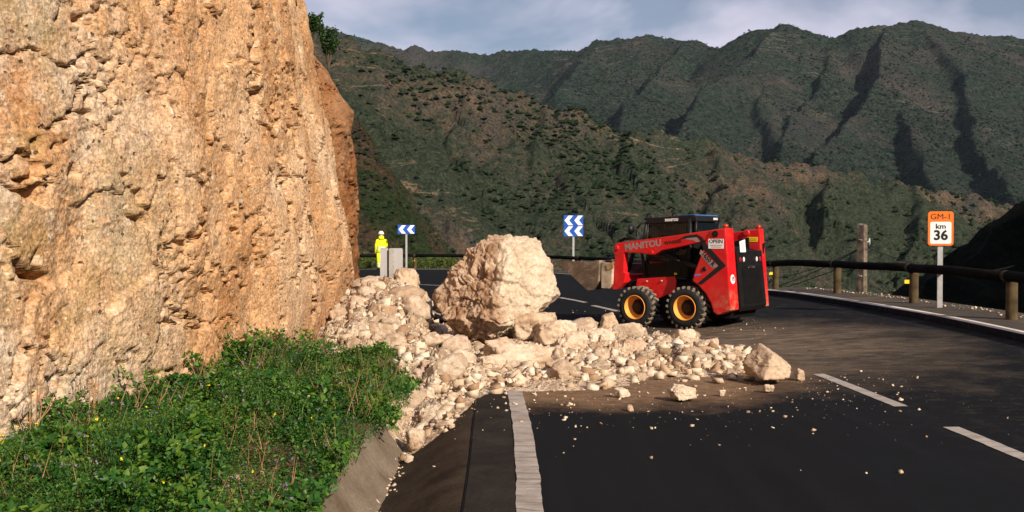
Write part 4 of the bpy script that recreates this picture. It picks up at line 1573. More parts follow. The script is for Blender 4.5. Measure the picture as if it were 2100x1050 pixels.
# lifting eyes, work lamp with bracket, hoses
for u in (.955, .43):
    bm = bmesh.new()
    ring = [(u + .045 * math.cos(a), .40, 1.99 + .045 * math.sin(a)) for a in np.linspace(0, 2 * math.pi, 14)]
    add_tube(bm, ring, .014, 6)
    part('lifting_eye', bm, MAT['black'], smooth=True)
for yy in (.56, -.50):
    lamp = bmesh.new()
    add_lathe_y(lamp, [(.0001, -.05), (.05, -.05), (.095, 0), (.10, .04), (.085, .05), (.0001, .05)], 20)
    bmesh.ops.rotate(lamp, verts=lamp.verts, matrix=Matrix.Rotation(-1.15, 3, 'Z'))
    bmesh.ops.translate(lamp, verts=lamp.verts, vec=(1.235, yy, 1.75))
    lp = part('work_lamp', lamp, MAT['black'], smooth=True)
    bm = bmesh.new()
    add_tube(bm, [(1.02, yy - .10 * (1 if yy > 0 else -1), 1.62), (1.10, yy, 1.60), (1.14, yy, 1.74)], .022, 8)
    add_tube(bm, [(.98, yy - .12 * (1 if yy > 0 else -1), 1.90), (1.06, yy - .05 * (1 if yy > 0 else -1), 1.86), (1.12, yy, 1.76)], .02, 8)
    part('bracket', bm, MAT['black'], lp, smooth=True)
bm = bmesh.new()
for k, dz in enumerate((0, .02, .036)):
    add_tube(bm, [(1.44, .64 + .02 * k, 1.515 + dz * .4), (1.33, .63 + .02 * k, 1.555 + dz), (1.15, .62, 1.565 + dz), (1.02, .50, 1.56 + dz)], .013, 6)
part('hydraulic_hose', bm, MAT['black'], smooth=True)

# rear door, lamps, paper notice
prism_part('engine_bay', [(-.12, .86), (-.12, 1.50), (-.58, 1.40), (-.74, 1.36), (-.80, .42), (-.5, .34)], -.555, .435, MAT['blackm'])
door = prism_part('rear_door', [(-.752, 1.365), (-.80, 1.37), (-.90, .405), (-.86, .33), (-.84, .33)], -.545, .425, MAT['black'], bev=.012)
bm = bmesh.new()
for k in range(22):
    z = .46 + k * .03
    u = -.80 - (1.37 - z) * .1036 - .004
    add_box(bm, (u, -.06, z), (.012, .70, .012))
part('grille', bm, MAT['blackm'], door)
for yy, mname, w in ((.33, 'redlens', .07), (.20, 'lens', .06), (-.30, 'lens', .06), (-.44, 'redlens', .07)):
    bm = bmesh.new()
    rr = add_lathe_y(bm, [(.0001, .012), (.030, .010), (.036, 0)], 16)
    bmesh.ops.scale(bm, verts=bm.verts, vec=(w / .07, 1, 1.25))
    bmesh.ops.rotate(bm, verts=bm.verts, matrix=Matrix.Rotation(math.pi / 2, 3, 'Z'))
    bmesh.ops.translate(bm, verts=bm.verts, vec=(-.822, yy, 1.215))
    part('tail_lamp' if mname == 'redlens' else 'reversing_lamp', bm, MAT[mname], door)
box_part('name_plate', (-.8335, -.08, 1.075), (.004, .24, .045), MAT['decalgrey'], door, Matrix.Rotation(-.10, 3, 'Y'), bev=0)
text_part('plate_lettering', 'MANITOU', .045, MAT['ink'], door, rear_M(-.08, 1.075, -.838), 1.0, .001, .001)
box_part('paper_notice', (-.80, .20, 1.435), (.006, .21, .22), MAT['white'], None, Matrix.Rotation(-.18, 3, 'X'), bev=0)
bm = bmesh.new()
for k in range(6):
    add_box(bm, (-.8045, .20 + .01 * math.sin(k * 2), 1.50 - .025 * k), (.002, .15 - .015 * (k % 3), .006), Matrix.Rotation(-.18, 3, 'X'))
part('notice_print', bm, MAT['decalgrey'])
# slot in the right tower edge
box_part('tower_slot', (-.787, -.65, 1.40), (.012, .05, .20), MAT['blackm'], None, Matrix.Rotation(-.083, 3, 'Y'))
# round number sticker on the left tower's rear edge
bm = bmesh.new()
add_lathe_y(bm, [(.0001, .003), (.075, .003), (.08, 0)], 28)
bmesh.ops.rotate(bm, verts=bm.verts, matrix=Matrix.Rotation(math.pi / 2, 3, 'Z') )
bmesh.ops.rotate(bm, verts=bm.verts, matrix=Matrix.Rotation(.083, 3, 'Y'))
bmesh.ops.translate(bm, verts=bm.verts, vec=(-.8215, .60, .885))
part('speed_sticker', bm, MAT['white'])
text_part('sticker_number', '15', .11, MAT['ink'], ld, rear_M(.60, .885, -.826), 1.0, .001, .004)

# decals on the left side
YS = .7415
bm = bmesh.new()
add_prism_y(bm, [(-.30, 1.49), (-.345, 1.39), (-.625, 1.115), (-.225, .80), (-.30, .80 - .02), (-.755, 1.105), (-.755, 1.13), (-.36, 1.52)], YS - .004, YS + .0015)
part('arrow_decal', bm, MAT['ink'])
bm = bmesh.new()
add_prism_y(bm, [(-.287, 1.385), (-.262, 1.32), (-.50, 1.07), (-.60, 1.085), (-.625, 1.108)], YS - .004, YS + .0012)
part('model_plate', bm, MAT['decalgrey'])
text_part('model_lettering', '1650 R', .115, MAT['ink'], ld, side_M(-.43, 1.225, YS + .002, -.80), .92, .0008, .004)
box_part('hire_plate', (-.578, YS + .001, 1.488), (.288, .004, .165), MAT['white'], bev=0)
text_part('hire_lettering', 'OPEIN', .09, MAT['ink'], ld, side_M(-.578, 1.525, YS + .0035), 1.0, .0008, .002)
for z_, w_ in ((1.462, .23), (1.432, .19)):
    box_part('hire_small_print', (-.578, YS + .0035, z_), (w_, .001, .012), MAT['decalgrey'], bev=0)
bm = bmesh.new()
add_prism_y(bm, [(-.165, .925), (-.17, .955), (-.27, .965), (-.305, .955), (-.25, .935)], YS - .004, YS + .0015)
part('blue_decal', bm, plain('decal_blue', (0.10, 0.20, 0.55), .5, .3, .1))
box_part('yellow_tag', (.385, .43, .945), (.055, .01, .035), MAT['yellow'], bev=0)
YA = .7215
text_part('maker_lettering', 'MANITOU', .165, MAT['decalgrey'], ld, side_M(.895, 1.455, YA, .118), 1.02, .001, .006)
text_part('code_lettering', 'WA5035', .075, plain('decal_dark_red', (0.07, 0.008, 0.01), .5, .3, .1), ld, side_M(.275, 1.512, YA, .118), 1.25, .001, .004)
bm = bmesh.new()
add_prism_y(bm, [(.18, 1.555), (.02, 1.625), (-.20, 1.652), (-.30, 1.60), (-.36, 1.53), (-.28, 1.525), (-.215, 1.60), (-.02, 1.585)], YA - .004, YA + .001)
part('arm_decal', bm, MAT['ink'])
bm = bmesh.new()
add_prism_y(bm, [(.04, 1.565), (-.02, 1.585), (-.19, 1.60), (-.255, 1.525), (-.18, 1.515), (-.14, 1.545)], YA - .004, YA + .0012)
part('arm_decal', bm, MAT['decalgrey'])
text_part('roof_lettering', 'MANITOU', .065, MAT['white'], ld, side_M(.46, 1.91, .452, .03), .9, .001, .003)
text_part('roof_lettering', 'MANITOU', .05, MAT['white'], ld, rear_M(-.24, 1.93, -.047), .7, .001, .003)

# wheels
TY, RMJ = .372, .225


def make_wheel(u, sgn, z):
    w = empty('wheel', (u, .80 * sgn, z))
    w.parent = ld
    if sgn < 0:
        w.rotation_euler = (0, 0, math.pi)
    # local y: 0 outer face, -.28 inner
    bm = bmesh.new()
    add_lathe_y(bm, [(RMJ - .012, -.02), (RMJ + .01, -.005), (RMJ + .05, .0), (TY - .05, -.012), (TY - .022, -.035), (TY - .018, -.14), (TY - .022, -.245), (TY - .05, -.27), (RMJ, -.28)], 48)
    tyre = link('tyre', bm_mesh('tyre', bm, True), MAT['rubber'], w)
    bm = bmesh.new()
    nl = 22
    for k in range(nl):
        for side in (0, 1):
            a = 2 * math.pi * (k + .5 * side) / nl
            yc = -.075 if side == 0 else -.205
            rot = Matrix.Rotation(-a, 3, 'Y')
            tilt = Matrix.Rotation(.42 if side == 0 else -.42, 3, 'X')
            # lug box in local frame: x radial, y axial, z tangential
            vs_ = add_box(bm, (0, 0, 0), (.045, .135, .050))
            for v_ in vs_:
                co = v_.co.copy()
                if co.x > 0:
                    co = Vector((co.x, co.y * .92, co.z * .8))
                co = Matrix.Rotation(.38 if side == 0 else -.38, 3, 'X') @ co
                co += Vector((TY - .016, yc, 0))
                v_.co = rot @ co
    link('tread', bm_mesh('tread', bm), MAT_TREAD, tyre)
    bm = bmesh.new()
    add_lathe_y(bm, [(RMJ - .004, -.27), (RMJ - .004, -.012), (RMJ - .012, .002), (RMJ - .018, -.006), (RMJ - .026, -.05), (RMJ - .05, -.12), (.135, -.165)], 44)
    rim = link('rim', bm_mesh('rim', bm, True), MAT['rim'], w)
    bm = bmesh.new()
    add_lathe_y(bm, [(.150, -.158), (.12, -.150), (.085, -.135), (.08, -.10), (.05, -.095), (.0001, -.095)], 36)
    for k in range(8):
        a = 2 * math.pi * k / 8
        add_box(bm, (.115 * math.cos(a), -.138, .115 * math.sin(a)), (.024, .03, .024))
    link('hub', bm_mesh('hub', bm), MAT['hub'], rim)
    return w


tb = NB('tread_dusty', 0.9, 0.15)
tv = tb.co()
MAT_TREAD = tb.done(tb.ramp(tb.noise(tv, 5, 6, 0.7), [(0.3, (0.05, 0.043, 0.036)), (0.55, (0.20, 0.16, 0.12)), (0.75, (0.33, 0.27, 0.20))]))
for u, sgn, z in ((0, 1, .368), (1.02, 1, .335), (0, -1, .345), (1.02, -1, .31)):
    make_wheel(u, sgn, z)

# ------------------------------------------------------------------ guard rail
rail_pts = [(7.5, -8), (7.5, 0), (7.5, 6), (7.5, 14.4), (7.5, 17.8), (7.25, 21.4), (6.85, 24.7), (6.3, 28.6), (5.3, 34), (4.2, 38.3), (2.6, 42.6), (.2, 45.6), (-2.8, 47.6), (-6, 48.2), (-10, 47.2), (-24, 42.5)]
rc = catmull(rail_pts, 900)
rs = np.concatenate([[0], np.cumsum(np.linalg.norm(np.diff(rc, axis=0), axis=1))])


def rail_at(s):
    return np.array([np.interp(s, rs, rc[:, 0]), np.interp(s, rs, rc[:, 1])])


def rail_z(p):
    return float(zsh(p[0], p[1]))


gr_o = empty('guard_rail', (7.5, 14.4, 0), label='dark timber guard rail on short round posts along the outer bend', category='guard rail')
gr_loc = Vector((7.5, 14.4, 0))
s_ref = float(np.interp(14.4, rc[:300, 1], rs[:300]))
PITCHR = 3.5
k0 = -6
ss = [s_ref + PITCHR * k for k in range(k0, 40) if 0 < s_ref + PITCHR * k < rs[-1]]
for a, b in zip(ss[:-1], ss[1:]):
    bm = bmesh.new()
    pts = []
    for t in np.linspace(a + .008, b - .008, 5):
        p = rail_at(t)
        pts.append(Vector((p[0], p[1], rail_z(p) + .655 + .010 * math.sin(t * 1.7 + a))) - gr_loc)
    # half-round log beam
    add_tube(bm, pts, .082, 12)
    link('rail_beam', bm_mesh('rail_beam', bm, True), MAT['rail'], gr_o)
post_me = None
for k, s in enumerate(ss):
    p = rail_at(s)
    p2 = rail_at(s + .1)
    t = (p2 - p) / np.linalg.norm(p2 - p)
    rgt = np.array([t[1], -t[0]])
    if post_me is None:
        bm = bmesh.new()
        add_tube(bm, [(0, 0, -.3), (0, 0, 0), (0, 0, .28), (0, 0, .60), (0, 0, .625)], [.088, .086, .084, .083, .075], 14)
        post_me = bm_mesh('post', bm, True)
        bm = bmesh.new()
        add_box(bm, (-.13, 0, .40), (.10, .012, .07))
        refl_me = bm_mesh('reflector', bm)
    pp = p + rgt * .075
    bm = bmesh.new()
    cpt = Vector((p[0], p[1], rail_z(p) + .655)) - gr_loc
    tv3 = Vector((t[0], t[1], 0))
    add_tube(bm, [cpt - tv3 * .05, cpt + tv3 * .05], .089, 12, cap=False)
    sd = Vector((-rgt[0], -rgt[1], 0))
    add_tube(bm, [cpt + sd * .08, cpt + sd * .105], .016, 6)
    link('bracket', bm_mesh('bracket', bm, True), MAT['rustclamp'], gr_o)
    o = link('post', post_me, MAT['post'], gr_o)
    o.location = Vector((pp[0], pp[1], rail_z(p))) - gr_loc
    o.rotation_euler = (0, 0, R.uniform(0, 6.28))
    if k % 2 == 1 or k > 8:
        r_ = link('reflector', refl_me, MAT['yellow'], gr_o)
        r_.location = Vector((pp[0], pp[1], rail_z(p))) - gr_loc
        r_.rotation_euler = (0, 0, math.atan2(t[1], t[0]) - math.pi / 2)

# ------------------------------------------------------------------ signs
km = empty('kilometre_sign', tuple(pix(1930, 632, 16.7)), math.radians(-14), label='orange and white kilometre marker sign on a grey post behind guard rail', category='sign')
ks = 16.7 / F_PX
bm = bmesh.new()
add_box(bm, (-.02, .025, .56), (.085, .045, 1.16))
link('post', bm_mesh('post', bm), MAT['galv'], km)


def rounded(w, h, r, n=6):
    pts = []
    for cx, cz, a0 in ((w / 2 - r, h / 2 - r, 0), (-w / 2 + r, h / 2 - r, 90), (-w / 2 + r, -h / 2 + r, 180), (w / 2 - r, -h / 2 + r, 270)):
        for k in range(n + 1):
            a = math.radians(a0 + 90 * k / n)
            pts.append((cx + r * math.cos(a), cz + r * math.sin(a)))
    return pts


bm = bmesh.new()
PZ = 1.40
add_prism_y(bm, [(x - .02, z + PZ) for x, z in rounded(.415, .60, .05)], -.022, 0)
pan = link('sign_panel', bm_mesh('sign_panel', bm), MAT['orange'], km)
bm = bmesh.new()
add_prism_y(bm, [(x - .02, z + PZ - .075) for x, z in rounded(.345, .385, .03)], -.0245, -.0222)
link('white_field', bm_mesh('white_field', bm), MAT['white'], pan)


def front_M(x, z, y):
    return Matrix(((1, 0, 0, x), (0, 0, -1, y), (0, 1, 0, z), (0, 0, 0, 1)))


text_part('sign_lettering', 'GM-1', .14, MAT['ink'], pan, front_M(-.02, PZ + .205, -.024), 1.05, .0012, .0)
text_part('sign_lettering', 'km', .12, MAT['ink'], pan, front_M(-.02, PZ + .035, -.026), 1.15, .0012, .003)
text_part('sign_lettering', '36', .235, MAT['ink'], pan, front_M(-.02, PZ - .125, -.026), 1.0, .0012, .008)


def chevron_sign(name, label, x0, x1, ytop, ybot, ybase, D, rows, yaw):
    w = (x1 - x0) * D / F_PX
    b0 = pix((x0 + x1) / 2, ybase, D)
    zt, zb = pix(0, ytop, D)[2] - b0[2], pix(0, ybot, D)[2] - b0[2]
    s = empty(name, tuple(b0), yaw, label=label, category='sign')
    bm = bmesh.new()
    add_box(bm, (0, .04, zt / 2 - .1), (.09, .05, zt))
    link('post', bm_mesh('post', bm), MAT['galv'], s)
    h = (zt - zb) / rows
    for r in range(rows):
        z0 = zb + h * r + .006
        hh = h - .012
        bm = bmesh.new()
        add_box(bm, (0, 0, z0 + hh / 2), (w, .02, hh))
        p = link('sign_panel', bm_mesh('sign_panel', bm), MAT['blue'], s)
        for k in range(2):
            xc = -w / 2 + w * (.04 + .5 * k)
            a = w * .20
            t = w * .24
            bm = bmesh.new()
            pts = [(xc, z0 + hh / 2), (xc + a, z0 + hh * .96), (xc + a + t, z0 + hh * .96), (xc + t, z0 + hh / 2), (xc + a + t, z0 + hh * .04), (xc + a, z0 + hh * .04)]
            add_prism_y(bm, pts, -.0125, -.0102)
            link('chevron', bm_mesh('chevron', bm), MAT['white'], p)
    return s


chevron_sign('chevron_sign', 'small blue sign with one row of white chevrons by the yellow worker', 816, 851, 461, 480, 549, 47.5, 1, .06)
chevron_sign('chevron_sign', 'square blue sign with two rows of white chevrons between boulder and loader', 1156, 1196, 441, 485, 549, 44.0, 2, -.04)

# grey sign seen from behind, half buried by the heap
D = 22.0
gs = empty('grey_sign', tuple(pix(805, 622, D)), .12, label='grey back of a road sign standing behind the rubble heap', category='sign')
g0 = pix(805, 622, D)


def gz_(y):
    return float(pix(0, y, D)[2] - g0[2])


def gx_(x):
    return (x - 805) * D / F_PX


bm = bmesh.new()
pw, ph = (gx_(826) - gx_(799)), gz_(509) - gz_(578)
add_prism_y(bm, [(x + (gx_(826) + gx_(799)) / 2, z + (gz_(509) + gz_(578)) / 2) for x, z in rounded(pw, ph, .035)], 0, .02)
link('sign_panel', bm_mesh('sign_panel', bm), MAT['grey'], gs)
bm = bmesh.new()
pw2 = gx_(796.5) - gx_(780)
add_prism_y(bm, [(x + (gx_(796.5) + gx_(780)) / 2, z + (gz_(509) + gz_(577)) / 2) for x, z in rounded(pw2, ph, .03)], .03, .05)
link('sign_panel', bm_mesh('sign_panel', bm), MAT['grey'], gs)
bm = bmesh.new()
add_box(bm, (gx_(803), -.035, gz_(509) / 2 - .06), (gx_(808) - gx_(798), .05, gz_(509) + .1))
link('post', bm_mesh('post', bm), concrete_mat('mottled_post', (0.30, 0.27, 0.24), (0.44, 0.41, 0.38), (0.22, 0.17, 0.13)), gs)
bm = bmesh.new()
for k in range(7):
    a = R.uniform(-.6, .6)
    add_box(bm, (gx_(816 + R.uniform(-3, 3)), -.0012, gz_(563 + R.uniform(-3, 3))), (.035, .002, .006), Matrix.Rotation(a, 3, 'Y'))
link('scribble', bm_mesh('scribble', bm), MAT['ink'], gs)

# ------------------------------------------------------------------ old timber pole with cables
PD = 21.4
pb = pix(1768, 606, PD)
pole = empty('timber_pole', tuple(pb), .75, label='weathered timber pole behind the guard rail with cables tied on', category='pole')
ph = float(pix(0, 459, PD)[2] - pb[2])
for k, (dx, w, hh, mt) in enumerate(((-.02, .17, ph, 'oldwood'),)):
    bm = bmesh.new()
    add_box(bm, (dx, 0, hh / 2 - .2), (w, .17, hh + .4))
    bmesh.ops.subdivide_edges(bm, edges=bm.edges[:], cuts=5, use_grid_fill=True)
    for v_ in bm.verts:
        d_ = perlin(np.array([[v_.co.x * 9, v_.co.y * 9, v_.co.z * 3 + k * 7]]))[0]
        v_.co.x += d_ * .012
        v_.co.y += d_ * .012
        if v_.co.z > hh - .03:
            v_.co.z += .04 * d_ - abs(v_.co.x - dx) * .25
    link('timber', bm_mesh('timber', bm), MAT['oldwood'], pole)
for zz in (ph * .28, ph * .42, ph * .78):
    bm = bmesh.new()
    ring = [(.13 * math.cos(a), .085 * math.sin(a), zz + .012 * math.sin(3 * a)) for a in np.linspace(0, 2 * math.pi, 17)]
    add_tube(bm, ring, .007, 5)
    link('wire_tie', bm_mesh('wire_tie', bm), MAT['galv'], pole)
bm = bmesh.new()
add_tube(bm, [(.12, -.05, ph * .74), (.20, -.06, ph * .76), (.24, -.06, ph * .72)], .018, 6)
add_tube(bm, [(.20, -.06, ph * .80), (.20, -.06, ph * .70)], .022, 6)
link('insulator', bm_mesh('insulator', bm, True), MAT['galv'], pole)


def cable(a, b, sag, label):
    a, b = Vector(a), Vector(b)
    bm = bmesh.new()
    pts = []
    for t in np.linspace(0, 1, 14):
        p = a.lerp(b, float(t))
        p.z -= sag * 4 * t * (1 - t)
        pts.append(p)
    add_tube(bm, pts, .011, 5)
    link('cable', bm_mesh('cable', bm, True), MAT['cable'], None, label=label, category='cable')


cable(pix(1758, 512, 21.25), pix(1592, 570, 28), .1, 'upper black cable slanting from the pole down left to the embankment')
cable(pix(1758, 514, 21.25), pix(1600, 585, 26), .05, 'middle black cable slanting from the pole down left to the embankment')
cable(pix(1757, 536, 21.25), pix(1615, 588, 25), .02, 'lowest black cable slanting from the pole down left to the embankment')
cable(pix(1781, 508, 21.25), pix(2080, 545, 30), .35, 'upper black cable running right from the pole behind kilometre sign')
cable(pix(1781, 536, 21.25), pix(2000, 560, 27), .12, 'lower black cable running right from the pole along the rail')

# ------------------------------------------------------------------ worker
def skin_mesh(name, joints, edges, sub=2):
    me = bpy.data.meshes.new(name)
    me.from_pydata([j[0] for j in joints], edges, [])
    o = bpy.data.objects.new(name, me)
    C.objects.link(o)
    sk = o.modifiers.new('skin', 'SKIN')
    for k, j in enumerate(joints):
        r = j[1]
        me.skin_vertices[0].data[k].radius = r if isinstance(r, tuple) else (r, r)
    me.skin_vertices[0].data[0].use_root = True
    ss_ = o.modifiers.new('sub', 'SUBSURF')
    ss_.levels = sub
    ss_.render_levels = sub
    dg = bpy.context.evaluated_depsgraph_get()
    m2 = bpy.data.meshes.new_from_object(o.evaluated_get(dg))
    bpy.data.objects.remove(o)
    for p in m2.polygons:
        p.use_smooth = True
    return m2


wp = pix(782, 554, 45.8)
wk = empty('person', (wp[0], wp[1], float(zroad(wp[0], wp[1]))), .35, label='worker in yellow high-visibility suit and white helmet beside the rail', category='person')
# facing away from the camera (+y); metres
J = [((0, 0, .96), (.16, .125)), ((0, .01, 1.18), (.165, .125)), ((0, 0, 1.38), (.19, .12)), ((0, .01, 1.50), (.075, .075)), ((0, .03, 1.58), (.075, .08)), ((0, .035, 1.68), (.095, .105)), ((0, .035, 1.76), (.07, .08)),
     ((-.20, 0, 1.41), (.085, .085)), ((-.26, .02, 1.16), (.068, .068)), ((-.25, .10, .93), (.05, .05)), ((-.245, .13, .84), (.035, .045)), ((-.24, .145, .77), (.022, .035)),
     ((.20, 0, 1.41), (.085, .085)), ((.27, .03, 1.17), (.068, .068)), ((.22, .18, 1.02), (.05, .05)), ((.19, .25, .97), (.035, .045)), ((.175, .30, .95), (.022, .035)),
     ((-.10, 0, .86), (.105, .11)), ((-.12, .02, .50), (.085, .09)), ((-.13, -.01, .12), (.065, .07)), ((-.135, .08, .045), (.05, .045)), ((-.14, .17, .04), (.045, .035)),
     ((.10, 0, .86), (.105, .11)), ((.115, .03, .50), (.085, .09)), ((.12, -.01, .12), (.065, .07)), ((.125, .08, .045), (.05, .045)), ((.13, .17, .04), (.045, .035))]
E_ = [(0, 1), (1, 2), (2, 3), (3, 4), (4, 5), (5, 6), (2, 7), (7, 8), (8, 9), (9, 10), (10, 11), (2, 12), (12, 13), (13, 14), (14, 15), (15, 16), (0, 17), (17, 18), (18, 19), (19, 20), (20, 21), (0, 22), (22, 23), (23, 24), (24, 25), (25, 26)]
bodym = skin_mesh('body', J, E_)
for m_ in ('hivis', 'skin', 'boot'):
    bodym.materials.append(MAT[m_])
for p in bodym.polygons:
    c = p.center
    if c.z > 1.53 or (abs(c.x) > .15 and c.z < .90 and c.y > .09 and c.z > .7) or (c.x > .12 and c.y > .22 and c.z > .7):
        p.material_index = 1
    elif c.z < .10:
        p.material_index = 2
    else:
        p.material_index = 0
link('body', bodym, None, wk)
bm = bmesh.new()
bmesh.ops.create_uvsphere(bm, u_segments=20, v_segments=12, radius=1)
for v_ in bm.verts:
    z = v_.co.z
    v_.co = Vector((v_.co.x * .135, v_.co.y * .155 + .03, max(z, -.12) * .15 + 1.74))
    if z < -.1:
        v_.co.x *= 1.08
        v_.co.y *= 1.05
link('helmet', bm_mesh('helmet', bm, True), MAT['white'], wk)
bm = bmesh.new()
add_tube(bm, [(0, -.02, 1.46), (0, -.01, 1.56), (0, .0, 1.64)], [.15, .13, .115], 14)
link('hood', bm_mesh('hood', bm, True), MAT['hivis'], wk)
bm = bmesh.new()
add_tube(bm, [(0, 0, .84), (0, .005, .95), (0, .01, 1.12), (0, .0, 1.36), (0, 0, 1.46)], [.225, .215, .205, .22, .12], 20)
for v_ in bm.verts:
    v_.co.y *= .70
jk = link('jacket', bm_mesh('jacket', bm, True), MAT['hivis'], wk)


def band(zc, r, cx=0, cy=0, fl=.72, h=.05):
    bm = bmesh.new()
    add_tube(bm, [(cx, 0, zc - h / 2), (cx, 0, zc + h / 2)], r, 20, cap=False)
    for v_ in bm.verts:
        v_.co.y = v_.co.y * fl + cy
    return bm


link('reflective_band', bm_mesh('reflective_band', band(1.0, .219), True), MAT['tape'], jk)
link('reflective_band', bm_mesh('reflective_band', band(1.10, .214), True), MAT['tape'], jk)
for sgn in (-1, 1):
    link('trouser_band', bm_mesh('trouser_band', band(.30, .098, .125 * sgn, .005, 1.0), True), MAT['tape'], wk)
    link('trouser_band', bm_mesh('trouser_band', band(.20, .094, .125 * sgn, .003, 1.0), True), MAT['tape'], wk)
    bm = bmesh.new()
    add_tube(bm, [(.11 * sgn, .01, .90), (.12 * sgn, .02, .50), (.125 * sgn, 0, .10)], [.115, .10, .09], 14)
    link('trouser_leg', bm_mesh('trouser_leg', bm, True), MAT['hivis'], wk)


# ------------------------------------------------------------------ vegetation
def leaves_mesh(name, P, Nrm, size, aspect=.55, fold=.25, g=rng):
    """one folded, pointed leaf (two triangles pairs) at each point"""
    k = len(P)
    T = g.normal(size=(k, 3))
    T -= (T * Nrm).sum(1, keepdims=True) * Nrm
    T /= np.linalg.norm(T, axis=1, keepdims=True) + 1e-9
    B = np.cross(Nrm, T)
    s = size[:, None]
    a = P
    b = P + T * s * .5 + B * s * aspect * .5 + Nrm * s * fold * .4
    c = P + T * s - Nrm * s * .12
    d = P + T * s * .5 - B * s * aspect * .5 + Nrm * s * fold * .4
    V = np.stack([a, b, c, d], 1).reshape(-1, 3)
    i = np.arange(k)[:, None] * 4
    F = np.concatenate([i + np.array([[0, 1, 2]]), i + np.array([[0, 2, 3]])])
    return mesh_np(name, V, F)


def unit(v):
    return v / (np.linalg.norm(v, axis=1, keepdims=True) + 1e-9)


def cliff_x(y):
    return np.interp(y, cl_path[:, 1], cl_path[:, 0])


def veg_h(x, y):
    """height of the plant cover on the verge"""
    q = np.stack([x * .9, y * .9, x * 0 + 1.7], -1)
    q2 = np.stack([x * 2.9, y * 2.9, x * 0 + 9.7], -1)
    xj = jointx(y)
    d = (xj - .58 - .16 * (1 - sstep(6.2, 7.6, y))) - x
    h = .10 + .22 * sstep(0, .45, d) + .13 * fbm(q, 3) * sstep(0, .6, d) + .17 * fbm(q2, 3, .6) * sstep(0, .5, d)
    h = h * (1 - .72 * sstep(1.0, 0, ((x + 1.35) / .34) ** 2 + ((y - 5.35) / .30) ** 2))       # bare patch with stones
    h *= 1 - .55 * sstep(.9, .1, x - cliff_x(y)) * (1 - sstep(7.5, 9.5, y))
    h *= 1 - sstep(11.0, 11.9, y + .25 * (x + 2))
    return np.maximum(h, .0)


g = np.random.default_rng(77)
n = 190000
y = 3.6 + 9.4 * g.uniform(0, 1, n) ** 1.25
x0_ = jointx(y) - .58 - .16 * (1 - sstep(6.2, 7.6, y))
x = x0_ - g.uniform(0, 1, n) ** .95 * (x0_ - cliff_x(y) + .15)
h = veg_h(x, y)
keepm = (h > .05) & (g.uniform(0, 1, n) < .35 + .65 * np.clip(h / .3, 0, 1))
x, y, h = x[keepm], y[keepm], h[keepm]
u = 1 - g.uniform(0, 1, len(x)) ** 2.0 * .95
P = np.stack([x, y, zverge(x, y) + h * u], 1)
Nn = unit(g.normal(size=P.shape) * .75 + np.array([0, -.1, .9]))
sp = fbm(np.stack([x * 1.6, y * 1.6, x * 0], -1), 2)
size = np.where(sp > .10, g.uniform(.024, .060, len(x)), np.where(sp > -.12, g.uniform(.014, .032, len(x)), g.uniform(.008, .020, len(x))))
me = leaves_mesh('ground_cover', P, Nn, size, .62, .25, g)
link('ground_cover', me, MAT['leaf'], kind='stuff', label='thick green leafy ground cover on the verge below the cliff', category='plants')

# grass blades
n = 13000
y = 3.6 + 9.2 * g.uniform(0, 1, n) ** 1.2
x = jointx(y) - .68 - g.uniform(0, 1, n) * (jointx(y) - .68 - cliff_x(y) + .1)
gq = fbm(np.stack([x * 1.1, y * 1.1, x * 0 + 5], -1), 3)
right_t = ((x + 1.35) / .5) ** 2 + ((y - 9.3) / 1.6) ** 2 < 1
k = ((gq > .06) | right_t) & (veg_h(x, y) > .04)
x, y = x[k], y[k]
h = veg_h(x, y)
n = len(x)
L_ = g.uniform(.05, .17, n)
az = g.uniform(0, 6.28, n)
D2 = np.stack([np.cos(az), np.sin(az), np.zeros(n)], 1)
base = np.stack([x, y, zverge(x, y) + h * .7], 1)
side = np.stack([-np.sin(az), np.cos(az), np.zeros(n)], 1) * (g.uniform(.002, .0045, n))[:, None]
lean_ = g.uniform(.5, 1.5, n)[:, None]
up = np.array([0, 0, 1.0])
p1 = base + (up * .55 + D2 * lean_ * .25) * L_[:, None]
p2 = base + (up * .85 + D2 * lean_ * .85) * L_[:, None]
V = np.stack([base - side, base + side, p1 + side, p1 - side, p2], 1).reshape(-1, 3)
i = np.arange(n)[:, None] * 5
me = mesh_np('grass', V, [i + np.array([[0, 1, 2, 3]]), i + np.array([[3, 2, 4]])])
link('grass', me, MAT['grass'], kind='stuff', label='tufts of green grass growing through the verge plants', category='grass')


# dead stems and dry blades between the green
n = 3600
y = 4.2 + 7.4 * g.uniform(0, 1, n)
x = jointx(y) - .75 - g.uniform(0, 1, n) * (jointx(y) - .75 - cliff_x(y))
k = fbm(np.stack([x * 1.3, y * 1.3, x * 0 + 25], -1), 2) > .04
x, y = x[k], y[k]
n = len(x)
az = g.uniform(0, 6.28, n)
D2 = np.stack([np.cos(az), np.sin(az), g.uniform(.1, 2.0, n)], 1)
D2 = unit(D2) * g.uniform(.08, .28, n)[:, None]
base = np.stack([x, y, zverge(x, y) + veg_h(x, y) * .85], 1)
side = np.stack([-np.sin(az), np.cos(az), np.zeros(n)], 1) * .0022
V = np.stack([base - side, base + side, base + D2], 1).reshape(-1, 3)
me = mesh_np('dry_blades', V, np.arange(n * 3).reshape(-1, 3))
link('dry_blades', me, MAT['dry'], kind='stuff', label='thin dead stems standing among the verge plants', category='stems')


